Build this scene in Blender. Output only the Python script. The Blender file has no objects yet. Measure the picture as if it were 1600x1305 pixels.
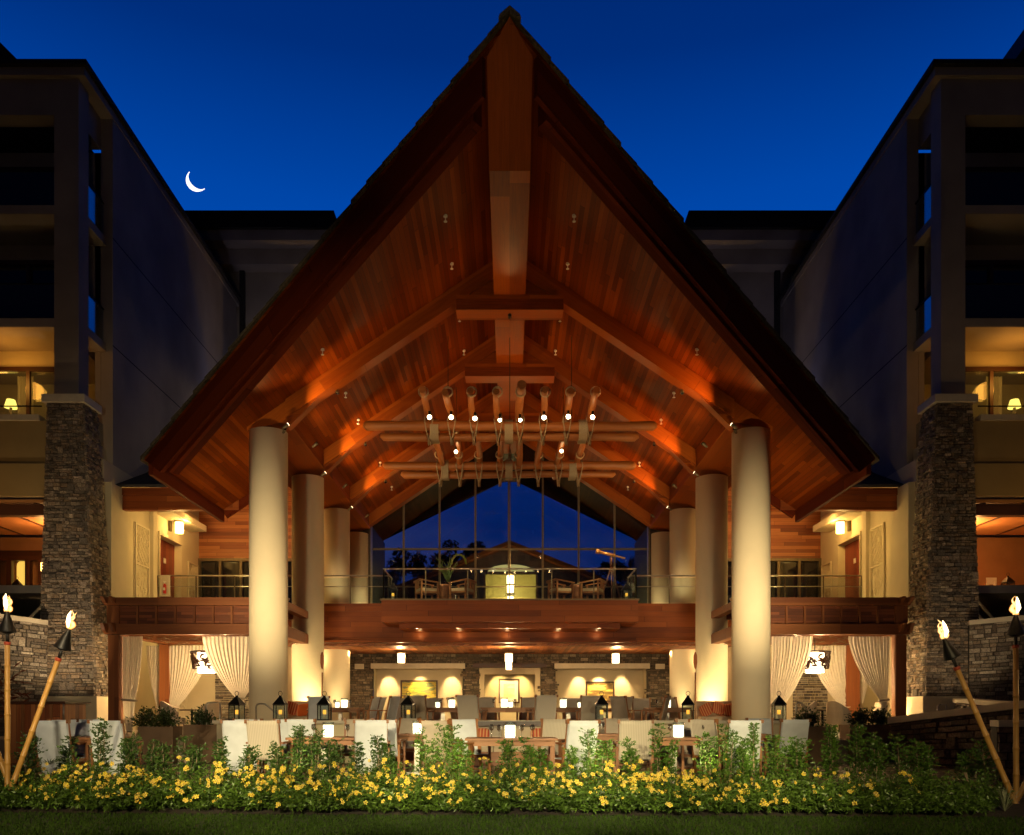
import bpy, math, random
from mathutils import Vector, Matrix
R = math.radians
rnd = random.Random(7)
scene = bpy.context.scene
col = scene.collection

# ---------------- camera ----------------
EYE = 1.2; F = 1360.0; CX = 796.5; CY = 1112.0
cd = bpy.data.cameras.new('camera'); cam = bpy.data.objects.new('camera', cd); col.objects.link(cam)
cam.location = (0, 0, EYE); cam.rotation_euler = (R(90), 0, 0)
cd.sensor_width = 36; cd.lens = 36*F/1600; cd.shift_x = (800-CX)/1600; cd.shift_y = (CY-652.5)/1600
cd.clip_end = 5000; cd.clip_start = .1
scene.camera = cam
def P(px, py, d): return Vector(((px-CX)*d/F, d, EYE+(CY-py)*d/F))
def PX(px, d): return (px-CX)*d/F
def PZ(py, d): return EYE+(CY-py)*d/F

# ---------------- render + sky ----------------
scene.render.engine = 'CYCLES'
cy = scene.cycles
cy.use_denoising = True
try: cy.denoiser = 'OPENIMAGEDENOISE'
except Exception: pass
cy.use_light_tree = True; cy.max_bounces = 6; cy.diffuse_bounces = 3; cy.glossy_bounces = 3
cy.transmission_bounces = 4; cy.transparent_max_bounces = 16; cy.sample_clamp_indirect = 4
cy.caustics_reflective = False; cy.caustics_refractive = False
cy.use_adaptive_sampling = True; cy.adaptive_threshold = .02
scene.view_settings.view_transform = 'Standard'; scene.view_settings.look = 'None'
scene.view_settings.exposure = 0; scene.view_settings.gamma = 1

w = bpy.data.worlds.new('World'); scene.world = w; w.use_nodes = True
nt = w.node_tree; nt.nodes.clear()
def N(t, ty, **k):
    n = t.nodes.new(ty)
    for a, b in k.items(): setattr(n, a, b)
    return n
o = N(nt, 'ShaderNodeOutputWorld'); bg = N(nt, 'ShaderNodeBackground'); tc = N(nt, 'ShaderNodeTexCoord')
sp = N(nt, 'ShaderNodeSeparateXYZ'); rp = N(nt, 'ShaderNodeValToRGB'); mr = N(nt, 'ShaderNodeMapRange')
nt.links.new(tc.outputs['Generated'], sp.inputs[0]); nt.links.new(sp.outputs['Z'], rp.inputs[0])
e = rp.color_ramp.elements
e[0].position = 0.0; e[0].color = (.003, .028, .16, 1)
e[1].position = 1.0; e[1].color = (0, .004, .03, 1)
for p_, c_ in ((.2, (.001, .045, .28, 1)), (.42, (.0, .075, .46, 1)), (.50, (.0, .060, .385, 1)), (.60, (.0, .027, .20, 1)), (.68, (0, .018, .14, 1))):
    q = e.new(p_); q.color = c_
# twilight: bright towards the set sun (+y), dark behind the viewer
nt.links.new(sp.outputs['Y'], mr.inputs['Value'])
mr.inputs['From Min'].default_value = .35; mr.inputs['From Max'].default_value = .66
mr.inputs['To Min'].default_value = .05; mr.inputs['To Max'].default_value = 1.0
cn = N(nt, 'ShaderNodeTexNoise'); cn.inputs['Scale'].default_value = 3.2; cn.inputs['Detail'].default_value = 7; cmap = N(nt, 'ShaderNodeMapping'); cmap.inputs['Scale'].default_value = (1, 1, 3.4)
nt.links.new(tc.outputs['Generated'], cmap.inputs[0]); nt.links.new(cmap.outputs[0], cn.inputs['Vector'])
cr = N(nt, 'ShaderNodeMapRange'); nt.links.new(cn.outputs[0], cr.inputs['Value']); cr.inputs['From Min'].default_value = .48; cr.inputs['From Max'].default_value = .72
cz = N(nt, 'ShaderNodeMapRange'); nt.links.new(sp.outputs['Z'], cz.inputs['Value']); cz.inputs['From Min'].default_value = .34; cz.inputs['From Max'].default_value = .18
cm = N(nt, 'ShaderNodeMath', operation='MULTIPLY'); nt.links.new(cr.outputs[0], cm.inputs[0]); nt.links.new(cz.outputs[0], cm.inputs[1])
cx = N(nt, 'ShaderNodeMix', data_type='RGBA'); nt.links.new(cm.outputs[0], cx.inputs[0]); nt.links.new(rp.outputs[0], cx.inputs[6]); cx.inputs[7].default_value = (.10, .115, .34, 1)   # low dusk cloud near the horizon
nt.links.new(cx.outputs[2], bg.inputs[0]); nt.links.new(mr.outputs[0], bg.inputs[1]); nt.links.new(bg.outputs[0], o.inputs[0])

# ---------------- helpers ----------------
def tag(o, label=None, cat=None, group=None, kind=None):
    if label: o['label'] = label
    if cat: o['category'] = cat
    if group: o['group'] = group
    if kind: o['kind'] = kind
    return o
def thing(name, label, cat, loc=(0, 0, 0), group=None):
    o = bpy.data.objects.new(name, None); col.objects.link(o); o.location = loc; o.empty_display_size = .2
    return tag(o, label, cat, group)
def dup(o, loc=None, rz=None, label=None, group=None, parent=None, sc=None):
    c = o.copy(); col.objects.link(c)
    if parent: c.parent = parent
    for ch in o.children: dup(ch, parent=c)
    if loc is not None: c.location = loc
    if rz is not None: c.rotation_euler = (0, 0, rz)
    if sc is not None: c.scale = (sc, sc, sc)
    if label: c['label'] = label
    if group: c['group'] = group
    return c
class Proto:
    """first use moves the original, later ones copy it"""
    def __init__(s, o): s.o = o; s.used = False
    def put(s, loc, rz=0, label=None, group=None, sc=None):
        if not s.used:
            s.used = True; o = s.o; o.location = loc; o.rotation_euler = (0, 0, rz)
            if sc: o.scale = (sc,)*3
            if label: o['label'] = label
            if group: o['group'] = group
            return o
        return dup(s.o, loc, rz, label, group, None, sc or 1)

Z = Vector((0, 0, 1))
class MB:
    def __init__(s): s.V = []; s.F = []; s.U = []; s.C = []; s.S = []; s.M = []; s.mi = 0; s.c = (1, 1, 1)
    def face(s, idx, uv=None, smooth=False, c=None):
        s.F.append(idx); s.S.append(smooth); s.C.append(c or s.c); s.M.append(s.mi)
        if uv is None: uv = [(0, 0)]*len(idx)
        s.U.append(uv)
    def poly(s, pts, g=None, c=None, smooth=False):
        pts = [Vector(p) for p in pts]; b = len(s.V); s.V += pts
        n = Vector((0, 0, 0))
        for i in range(len(pts)):
            a, q = pts[i], pts[(i+1) % len(pts)]
            n += a.cross(q)
        if n.length < 1e-12: n = Vector((0, 0, 1))
        n.normalize()
        if g is None: g = Vector((1, 0, 0)) if abs(n.x) < .8 else Vector((0, 1, 0))
        g = Vector(g)
        t = g - n*g.dot(n)
        if t.length < .15: t = n.orthogonal()
        t.normalize(); bt = n.cross(t)
        s.face(list(range(b, b+len(pts))), [(p.dot(t), p.dot(bt)) for p in pts], smooth, c)
    def hexa(s, q, g=None, c=None):
        """8 points: 0-3 bottom loop, 4-7 top loop"""
        for f in ((3, 2, 1, 0), (4, 5, 6, 7), (0, 1, 5, 4), (1, 2, 6, 5), (2, 3, 7, 6), (3, 0, 4, 7)):
            s.poly([q[i] for i in f], g, c)
    def box(s, x0, x1, y0, y1, z0, z1, g=None, c=None):
        x0, x1 = min(x0, x1), max(x0, x1); y0, y1 = min(y0, y1), max(y0, y1); z0, z1 = min(z0, z1), max(z0, z1)
        if g is None:
            d = (x1-x0, y1-y0, z1-z0); k = d.index(max(d)); g = [(1, 0, 0), (0, 1, 0), (0, 0, 1)][k]
        s.hexa([(x0, y0, z0), (x1, y0, z0), (x1, y1, z0), (x0, y1, z0), (x0, y0, z1), (x1, y0, z1), (x1, y1, z1), (x0, y1, z1)], g, c)
        return s
    def beam(s, p0, p1, w, h, up=(0, 0, 1), c=None):
        p0 = Vector(p0); p1 = Vector(p1); d = (p1-p0).normalized(); up = Vector(up)
        r = d.cross(up)
        if r.length < .01: r = d.orthogonal()
        r.normalize(); u = r.cross(d).normalized()
        q = []
        for p in (p0, p1):
            for a, b in ((-1, -1), (1, -1), (1, 1), (-1, 1)): q.append(p+r*(a*w/2)+u*(b*h/2))
        s.hexa(q, d, c); return s
    def prism(s, pts, ext, g=None, c=None):
        pts = [Vector(p) for p in pts]; ext = Vector(ext); n = len(pts)
        s.poly(pts[::-1], g, c); s.poly([p+ext for p in pts], g, c)
        for i in range(n):
            a, b = pts[i], pts[(i+1) % n]; s.poly([a, b, b+ext, a+ext], g, c)
        return s
    def tube(s, pts, rad, n=10, caps=True, c=None, vs=1.0):
        pts = [Vector(p) for p in pts]
        if not hasattr(rad, '__len__'): rad = [rad]*len(pts)
        b0 = len(s.V); L = 0; ref = None; ls = []
        for i, p in enumerate(pts):
            d = (pts[min(i+1, len(pts)-1)]-pts[max(i-1, 0)])
            d = d.normalized() if d.length > 0 else Z
            if ref is None: ref = d.orthogonal().normalized()
            ref = (ref-d*ref.dot(d)).normalized(); bn = d.cross(ref)
            if i: L += (p-pts[i-1]).length
            ls.append(L)
            for k in range(n):
                a = 2*math.pi*k/n; s.V.append(p+(ref*math.cos(a)+bn*math.sin(a))*rad[i])
        for i in range(len(pts)-1):
            for k in range(n):
                k2 = (k+1) % n; a = b0+i*n
                v0 = k/n*6.28*max(rad[0], .01); v1 = (k+1)/n*6.28*max(rad[0], .01)
                s.face([a+k, a+k2, a+n+k2, a+n+k], [(ls[i], v0), (ls[i], v1), (ls[i+1], v1), (ls[i+1], v0)], True, c)
        if caps:
            for i in (0, len(pts)-1):
                if rad[i] > 1e-5:
                    f = [b0+i*n+k for k in range(n)]
                    if i == 0: f = f[::-1]
                    s.face(f, [(s.V[j].x, s.V[j].z) for j in f], False, c)
        return s
    def lathe(s, prof, cx=0, cy=0, n=16, c=None, closed=False):
        b = len(s.V)
        for r, z in prof:
            for k in range(n):
                a = 2*math.pi*k/n; s.V.append(Vector((cx+r*math.cos(a), cy+r*math.sin(a), z)))
        for i in range(len(prof)-1):
            for k in range(n):
                k2 = (k+1) % n; a = b+i*n
                v0 = 6.28*k/n*max(prof[0][0], .05); v1 = 6.28*(k+1)/n*max(prof[0][0], .05)
                s.face([a+k, a+k2, a+n+k2, a+n+k], [(prof[i][1], v0), (prof[i][1], v1), (prof[i+1][1], v1), (prof[i+1][1], v0)], True, c)
        for i in (0, len(prof)-1):
            if prof[i][0] > 1e-4:
                f = [b+i*n+k for k in range(n)]
                s.face(f[::-1] if i == 0 else f, None, False, c)
        return s
    def ball(s, c0, r, sx=1, sy=1, sz=1, n=10, m=7, c=None):
        prof = [(max(1e-5, r*math.sin(math.pi*i/m)), -r*math.cos(math.pi*i/m)) for i in range(m+1)]
        b = len(s.V); s.lathe(prof, 0, 0, n, c)
        for i in range(b, len(s.V)):
            v = s.V[i]; s.V[i] = Vector((v.x*sx+c0[0], v.y*sy+c0[1], v.z*sz+c0[2]))
        return s
    def xf(s, M, b=0):
        for i in range(b, len(s.V)): s.V[i] = M @ s.V[i]
        return s
    def build(s, name, mat, parent=None, bevel=0):
        me = bpy.data.meshes.new(name); me.from_pydata([tuple(v) for v in s.V], [], s.F)
        me.color_attributes.new('Col', 'FLOAT_COLOR', 'CORNER'); me.uv_layers.new(name='UVMap')
        uv = []; cc = []
        for u, c in zip(s.U, s.C):
            for a in u: uv += [a[0], a[1]]; cc += [c[0], c[1], c[2], 1.0]
        me.uv_layers['UVMap'].uv.foreach_set('vector', uv); me.color_attributes['Col'].data.foreach_set('color', cc)
        me.polygons.foreach_set('use_smooth', s.S)
        for m in (mat if isinstance(mat, (list, tuple)) else [mat]): me.materials.append(m)
        me.polygons.foreach_set('material_index', s.M)
        me.update()
        o = bpy.data.objects.new(name, me); col.objects.link(o)
        if parent is not None:
            o.parent = parent
            if parent.type == 'EMPTY': o.matrix_parent_inverse = Matrix.Translation(-parent.location)
        if bevel:
            bv = o.modifiers.new('bevel', 'BEVEL'); bv.width = bevel; bv.segments = 2; bv.limit_method = 'ANGLE'
        return o
def struct(o): o['kind'] = 'structure'; return o

# ---------------- materials ----------------
def mat_new(name):
    m = bpy.data.materials.new(name); m.use_nodes = True; t = m.node_tree
    return m, t, t.nodes['Principled BSDF']
def L(t, a, b): t.links.new(a, b)
def math_(t, op, a, b=None, c=None):
    n = N(t, 'ShaderNodeMath', operation=op)
    for i, v in enumerate((a, b, c)):
        if v is None: continue
        if hasattr(v, 'is_output'): L(t, v, n.inputs[i])
        else: n.inputs[i].default_value = v
    return n.outputs[0]
def ramp(t, fac, stops):
    r = N(t, 'ShaderNodeValToRGB'); L(t, fac, r.inputs[0]); e = r.color_ramp.elements
    while len(e) < len(stops): e.new(.5)
    for i, (p, c) in enumerate(stops): e[i].position = p; e[i].color = (*c, 1)
    return r.outputs[0]
def bump(t, b, h, strength, dist=.01):
    n = N(t, 'ShaderNodeBump'); n.inputs['Strength'].default_value = strength; n.inputs['Distance'].default_value = dist
    L(t, h, n.inputs['Height']); L(t, n.outputs[0], b.inputs['Normal'])
def wood(name, cols, pw=.14, pl=2.4, rough=.42, joint=.35, grain=1.0, spec=.5):
    m, t, b = mat_new(name)
    uv = N(t, 'ShaderNodeUVMap', uv_map='UVMap'); s = N(t, 'ShaderNodeSeparateXYZ'); L(t, uv.outputs[0], s.inputs[0])
    u, v = s.outputs[0], s.outputs[1]
    vi = math_(t, 'FLOOR', math_(t, 'DIVIDE', v, pw)); vf = math_(t, 'FRACT', math_(t, 'DIVIDE', v, pw))
    wn = N(t, 'ShaderNodeTexWhiteNoise', noise_dimensions='1D'); L(t, vi, wn.inputs['W'])
    uu = math_(t, 'ADD', math_(t, 'DIVIDE', u, pl), math_(t, 'MULTIPLY', wn.outputs[0], 7.0)); ui = math_(t, 'FLOOR', uu); uf = math_(t, 'FRACT', uu)
    cmb = N(t, 'ShaderNodeCombineXYZ'); L(t, vi, cmb.inputs[0]); L(t, ui, cmb.inputs[1])
    w2 = N(t, 'ShaderNodeTexWhiteNoise', noise_dimensions='2D'); L(t, cmb.outputs[0], w2.inputs['Vector'])
    c3 = N(t, 'ShaderNodeCombineXYZ'); L(t, math_(t, 'MULTIPLY', u, 1.1), c3.inputs[0]); L(t, math_(t, 'MULTIPLY', v, 26), c3.inputs[1]); L(t, math_(t, 'MULTIPLY', w2.outputs[0], 30), c3.inputs[2])
    ns = N(t, 'ShaderNodeTexNoise'); ns.inputs['Scale'].default_value = 1.0; ns.inputs['Detail'].default_value = 6; ns.inputs['Distortion'].default_value = 1.1
    L(t, c3.outputs[0], ns.inputs['Vector'])
    f = math_(t, 'ADD', math_(t, 'MULTIPLY', w2.outputs[0], .62), math_(t, 'MULTIPLY', math_(t, 'SUBTRACT', ns.outputs[0], .2), .62*grain))
    c = ramp(t, f, [(0.12, cols[0]), (.42, cols[1]), (.68, cols[2]), (.95, cols[3])])
    e1 = math_(t, 'LESS_THAN', vf, .05*.14/pw); e2 = math_(t, 'LESS_THAN', uf, .004)
    jm = math_(t, 'MULTIPLY', math_(t, 'MAXIMUM', e1, e2), 1-joint)
    mx = N(t, 'ShaderNodeMix', data_type='RGBA', blend_type='MULTIPLY'); mx.inputs[0].default_value = 1
    inv = math_(t, 'SUBTRACT', 1, jm); cg = N(t, 'ShaderNodeCombineColor')
    for i in range(3): L(t, inv, cg.inputs[i])
    L(t, c, mx.inputs[6]); L(t, cg.outputs[0], mx.inputs[7]); L(t, mx.outputs[2], b.inputs['Base Color'])
    L(t, math_(t, 'ADD', math_(t, 'MULTIPLY', ns.outputs[0], .25), rough-.1), b.inputs['Roughness'])
    b.inputs['Specular IOR Level'].default_value = spec
    bump(t, b, math_(t, 'SUBTRACT', ns.outputs[0], math_(t, 'MULTIPLY', jm, 2)), .25, .004)
    return m
def plain(name, c, rough=.6, metal=0, ns=0, nscale=8, bmp=0, spec=.5, c2=None):
    m, t, b = mat_new(name); b.inputs['Roughness'].default_value = rough; b.inputs['Metallic'].default_value = metal
    b.inputs['Base Color'].default_value = (*c, 1); b.inputs['Specular IOR Level'].default_value = spec
    if ns or bmp:
        g = N(t, 'ShaderNodeNewGeometry'); n = N(t, 'ShaderNodeTexNoise'); n.inputs['Scale'].default_value = nscale; n.inputs['Detail'].default_value = 8
        L(t, g.outputs['Position'], n.inputs['Vector'])
        d = c2 or tuple(x*(1-ns) for x in c)
        L(t, ramp(t, n.outputs[0], [(.3, d), (.7, c)]), b.inputs['Base Color'])
        if bmp:
            n2 = N(t, 'ShaderNodeTexNoise'); n2.inputs['Scale'].default_value = nscale*12; n2.inputs['Detail'].default_value = 4
            L(t, g.outputs['Position'], n2.inputs['Vector']); bump(t, b, n2.outputs[0], bmp, .01)
    return m
def emis(name, c, s, base=(0, 0, 0)):
    m, t, b = mat_new(name); b.inputs['Base Color'].default_value = (*base, 1)
    b.inputs['Emission Color'].default_value = (*c, 1); b.inputs['Emission Strength'].default_value = s; return m
def colmat(name, rough=.85, nscale=40, amt=.5, bmp=.5, dist=.01, trans=0, spec=.4):
    """own colour of each piece, held in the colour attribute, broken up by noise"""
    m, t, b = mat_new(name); a = N(t, 'ShaderNodeVertexColor', layer_name='Col'); g = N(t, 'ShaderNodeNewGeometry')
    n = N(t, 'ShaderNodeTexNoise'); n.inputs['Scale'].default_value = nscale; n.inputs['Detail'].default_value = 6; L(t, g.outputs['Position'], n.inputs['Vector'])
    mx = N(t, 'ShaderNodeMix', data_type='RGBA', blend_type='MULTIPLY'); mx.inputs[0].default_value = 1
    L(t, a.outputs[0], mx.inputs[6]); L(t, ramp(t, n.outputs[0], [(.3, (1-amt,)*3), (.68, (1.15,)*3)]), mx.inputs[7])
    L(t, mx.outputs[2], b.inputs['Base Color']); b.inputs['Roughness'].default_value = rough; b.inputs['Specular IOR Level'].default_value = spec
    if bmp: bump(t, b, n.outputs[0], bmp, dist)
    if trans:
        tr = N(t, 'ShaderNodeBsdfTranslucent'); L(t, mx.outputs[2], tr.inputs[0]); ms = N(t, 'ShaderNodeMixShader'); ms.inputs[0].default_value = trans
        L(t, b.outputs[0], ms.inputs[1]); L(t, tr.outputs[0], ms.inputs[2]); L(t, ms.outputs[0], t.nodes['Material Output'].inputs[0])
    return m
def glass(name, tint=(.9, .95, .95), refl=.10, edge=.6, pw_=4.0):
    m, t, b = mat_new(name); t.nodes.remove(b)
    tr = N(t, 'ShaderNodeBsdfTransparent'); tr.inputs[0].default_value = (*tint, 1); gl = N(t, 'ShaderNodeBsdfGlossy'); gl.inputs['Roughness'].default_value = .02
    fr = N(t, 'ShaderNodeLayerWeight'); ms = N(t, 'ShaderNodeMixShader')
    L(t, math_(t, 'MULTIPLY_ADD', math_(t, 'POWER', fr.outputs['Facing'], pw_), edge, refl), ms.inputs[0]); L(t, tr.outputs[0], ms.inputs[1]); L(t, gl.outputs[0], ms.inputs[2])
    L(t, ms.outputs[0], t.nodes['Material Output'].inputs[0]); return m
def cloth(name, c, trans=.35, stripes=0, c2=None, see=0.0):
    m, t, b = mat_new(name); b.inputs['Roughness'].default_value = .9; b.inputs['Specular IOR Level'].default_value = .2
    uv = N(t, 'ShaderNodeUVMap', uv_map='UVMap'); s = N(t, 'ShaderNodeSeparateXYZ'); L(t, uv.outputs[0], s.inputs[0])
    if stripes:
        f = math_(t, 'FRACT', math_(t, 'MULTIPLY', s.outputs[0], stripes)); c_ = ramp(t, f, [(.0, c), (.55, c), (.6, c2), (1, c2)])
    else:
        n = N(t, 'ShaderNodeTexNoise'); n.inputs['Scale'].default_value = 5; L(t, uv.outputs[0], n.inputs['Vector'])
        c_ = ramp(t, n.outputs[0], [(.3, tuple(x*.88 for x in c)), (.7, c)])
    L(t, c_, b.inputs['Base Color'])
    wv = N(t, 'ShaderNodeTexNoise'); wv.inputs['Scale'].default_value = 220; L(t, uv.outputs[0], wv.inputs['Vector']); bump(t, b, wv.outputs[0], .25, .002)
    out = b.outputs[0]
    if trans:
        tr = N(t, 'ShaderNodeBsdfTranslucent'); L(t, c_, tr.inputs[0]); ms = N(t, 'ShaderNodeMixShader'); ms.inputs[0].default_value = trans
        L(t, out, ms.inputs[1]); L(t, tr.outputs[0], ms.inputs[2]); out = ms.outputs[0]
    if see:
        tp = N(t, 'ShaderNodeBsdfTransparent'); m2 = N(t, 'ShaderNodeMixShader'); m2.inputs[0].default_value = see
        L(t, out, m2.inputs[1]); L(t, tp.outputs[0], m2.inputs[2]); out = m2.outputs[0]
    L(t, out, t.nodes['Material Output'].inputs[0]); return m

M = {}
M['soffit'] = wood('soffit_planks', [(.095, .0145, .0006), (.15, .026, .001), (.195, .037, .0016), (.27, .060, .003)], .13, 5.5, .46, spec=.07)
M['beam'] = wood('beam_wood', [(.13, .023, .0015), (.23, .048, .003), (.31, .072, .005), (.38, .098, .007)], .55, 7, .45, joint=.7, spec=.2)
M['barge'] = wood('barge_wood', [(.055, .007, .0015), (.09, .012, .002), (.12, .018, .003), (.15, .026, .004)], .4, 8, .6, joint=.6, spec=.08)
M['siding'] = wood('siding_wood', [(.14, .035, .01), (.27, .075, .02), (.40, .14, .04), (.50, .2, .07)], .15, 2.6, .45, joint=.25)
M['fascia'] = wood('fascia_wood', [(.13, .028, .005), (.20, .046, .008), (.26, .066, .012), (.30, .085, .018)], .2, 4, .45, joint=.4, spec=.25)
M['teak'] = wood('teak_wood', [(.15, .055, .015), (.24, .09, .028), (.33, .14, .048), (.42, .19, .07)], .5, 3, .5, joint=1)
M['redwood'] = wood('cabana_wood', [(.12, .032, .008), (.19, .056, .014), (.24, .078, .02), (.29, .10, .028)], .5, 6, .5, joint=1)
M['dark_wood'] = wood('dark_wood', [(.035, .012, .006), (.05, .018, .008), (.07, .025, .011), (.09, .03, .014)], .3, 3, .4, joint=.8)
M['door_wood'] = wood('door_wood', [(.12, .02, .008), (.18, .03, .012), (.22, .04, .015), (.26, .05, .02)], .3, 3, .4, joint=.9)
M['log'] = wood('log_wood', [(.14, .030, .004), (.22, .056, .008), (.29, .085, .014), (.36, .12, .025)], 5.0, 40, .5, joint=1, grain=1.3)
M['bamboo'] = wood('bamboo', [(.26, .11, .02), (.36, .17, .035), (.43, .22, .05), (.50, .27, .07)], .3, 9, .4, joint=1)
M['plaster'] = plain('cream_plaster', (.66, .56, .37), .85, ns=.12, nscale=1.2, bmp=.25)
M['column'] = plain('column_plaster', (.78, .69, .50), .8, ns=.07, nscale=1.5, bmp=.22)
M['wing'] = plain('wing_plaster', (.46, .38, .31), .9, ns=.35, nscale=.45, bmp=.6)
M['cap'] = plain('cast_stone_cap', (.66, .58, .45), .8, ns=.15, nscale=4, bmp=.3)
M['stone'] = colmat('stacked_stone', .85, 26, .55, .7, .02)
M['mortar'] = plain('stone_backing', (.05, .042, .035), .95, ns=.4, nscale=15)
M['shingle'] = colmat('roof_shingles', .9, 18, .5, .6, .01)
M['roofdark'] = plain('dark_roofing', (.035, .03, .028), .9, ns=.4, nscale=6, bmp=.4)
M['black'] = plain('black_metal', (.015, .014, .013), .45, .6, ns=.3, nscale=20)
M['steel'] = plain('brushed_steel', (.55, .52, .47), .3, .9, ns=.1, nscale=30)
M['bronze'] = plain('bronze_frame', (.16, .12, .07), .45, .7, ns=.25, nscale=10)
M['glass'] = glass('clear_glass', refl=.05)
M['wglass'] = glass('wine_glass', (.82, .80, .76), .14, .85, 2.0)
M['wallglass'] = glass('tinted_wall_glass', (.44, .52, .60), .03)
M['darkglass'] = plain('dark_window_glass', (.012, .013, .018), .06, 0, spec=.7)
M['blueglass'] = glass('rail_glass', (.75, .85, .95), .16)
M['white'] = cloth('white_sling', (.76, .80, .84), .12)
M['striped'] = cloth('striped_sling', (.62, .55, .45), .12, 38, (.50, .43, .34))
M['taupe'] = cloth('taupe_cloth', (.50, .42, .33), .1)
M['curtain'] = cloth('sheer_curtain', (.88, .80, .68), .45, see=.06)
M['cushion'] = cloth('red_cushion', (.45, .08, .04), 0, 14, (.62, .34, .16))
M['throw'] = cloth('orange_throw', (.55, .13, .03), 0)
M['tan'] = cloth('tan_cushion', (.60, .48, .33), 0)
M['rope'] = colmat('rope', .9, 120, .4, .6, .004)
M['grassblade'] = colmat('grass_blades', .95, 30, .3, 0, trans=.1, spec=.08)
M['leaf'] = colmat('leaves', .4, 30, .35, 0, trans=.16)
M['flower'] = colmat('petals', .6, 30, .1, 0, trans=.3)
M['stem'] = plain('stems', (.30, .22, .14), .8, ns=.4, nscale=30)
M['soil'] = plain('mulch', (.035, .020, .012), .95, ns=.6, nscale=14, bmp=.9)
M['paver'] = plain('paver', (.34, .27, .20), .8, ns=.3, nscale=3, bmp=.4)
M['candle'] = emis('frosted_candle_glass', (1.0, .80, .52), 4.0, (.8, .8, .7))
M['amber'] = emis('amber_candle', (1.0, .42, .04), 1.6, (.8, .6, .2))
M['wax'] = plain('wax', (.72, .62, .45), .6)
M['pendant'] = emis('pendant_glow', (1.0, .72, .36), 5.0, (.8, .8, .7))
M['shade'] = emis('drum_glow', (1.0, .74, .45), 3.2, (.8, .8, .7))
M['bulb'] = emis('bulb_glow', (1.0, .80, .50), 22.0)
M['bulb2'] = emis('small_bulb_glow', (1.0, .75, .45), 8.0)
M['lampglow'] = emis('wall_lamp_glow', (1.0, .62, .16), 7.0, (.8, .7, .4))
def flame_mat():
    m, t, b = mat_new('flame'); t.nodes.remove(b); lw = N(t, 'ShaderNodeLayerWeight'); em = N(t, 'ShaderNodeEmission'); tp = N(t, 'ShaderNodeBsdfTransparent'); ms = N(t, 'ShaderNodeMixShader')
    L(t, ramp(t, lw.outputs['Facing'], [(0, (1, .78, .34)), (.35, (1, .50, .10)), (.75, (1, .20, .02)), (1, (.7, .06, .0))]), em.inputs[0]); em.inputs[1].default_value = 1.9
    L(t, math_(t, 'POWER', lw.outputs['Facing'], 1.6), ms.inputs[0]); L(t, em.outputs[0], ms.inputs[1]); L(t, tp.outputs[0], ms.inputs[2]); L(t, ms.outputs[0], t.nodes['Material Output'].inputs[0]); return m
M['flame'] = flame_mat()
M['flamecore'] = emis('flame_core', (1.0, .80, .42), 5.5)
M['moon'] = emis('moon_glow', (1, .98, .95), 1.6)
M['warmwin'] = emis('lit_window', (1.0, .62, .10), .9, (.6, .5, .2))
M['whiteplastic'] = plain('white_plastic', (.75, .72, .66), .5)
M['red'] = plain('red_paint', (.5, .02, .01), .35)
M['terracotta'] = plain('carved_pot', (.24, .09, .035), .6, ns=.3, nscale=20, bmp=.5)
M['table_stone'] = plain('pale_stone', (.62, .54, .42), .7, ns=.12, nscale=6, bmp=.2)
M['leather'] = plain('brown_wicker', (.13, .07, .035), .7, ns=.3, nscale=60, bmp=.6)
M['treedark'] = colmat('tree_leaves', .6, 10, .4, 0, trans=.2)

LEVEL = {"chandelier_light":0.42,"lawn_flood":0.40,"column_flood":2.3,"rafter_light":5.0,"soffit_light":1.4,"gable_fill":0.75,"bed_flood":1.3,"downlight_light":1.6,"track_light":0.7,"uplight_light":0.5,"wing_fill":0.35,"pier_light":2.6,"pendant_light":1.7,"spotlight_light":2.0,"door_light":4,"lobby_light":3,"balcony_light":0.7,"garden_light":1.5,"cabana_light":2.2,"ridge_light":0.8,"lounge_light":2.5,"front_soffit_light":0.6,"wall_lamp_light":1.6}   # dimmer settings of each lamp family
def lamp(kind, loc, power, colr=(1, .72, .42), r=.05, target=None, angle=90, blend=.6, size=None, name='lamp'):
    if colr[2] < .7: colr = (colr[0], colr[1]*.95, colr[2]*.80)   # the warm lamps of the place are all low, golden ones
    ld = bpy.data.lights.new(name, kind); ld.energy = power*LEVEL.get(name, 1); ld.color = colr
    if kind == 'AREA': ld.shape = 'RECTANGLE'; ld.size, ld.size_y = size
    else: ld.shadow_soft_size = r
    if kind == 'SPOT': ld.spot_size = R(angle); ld.spot_blend = blend
    lo = bpy.data.objects.new(name, ld); col.objects.link(lo); lo.location = loc
    if target is not None: lo.rotation_euler = (Vector(target)-Vector(loc)).to_track_quat('-Z', 'Y').to_euler()
    return lo

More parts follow.
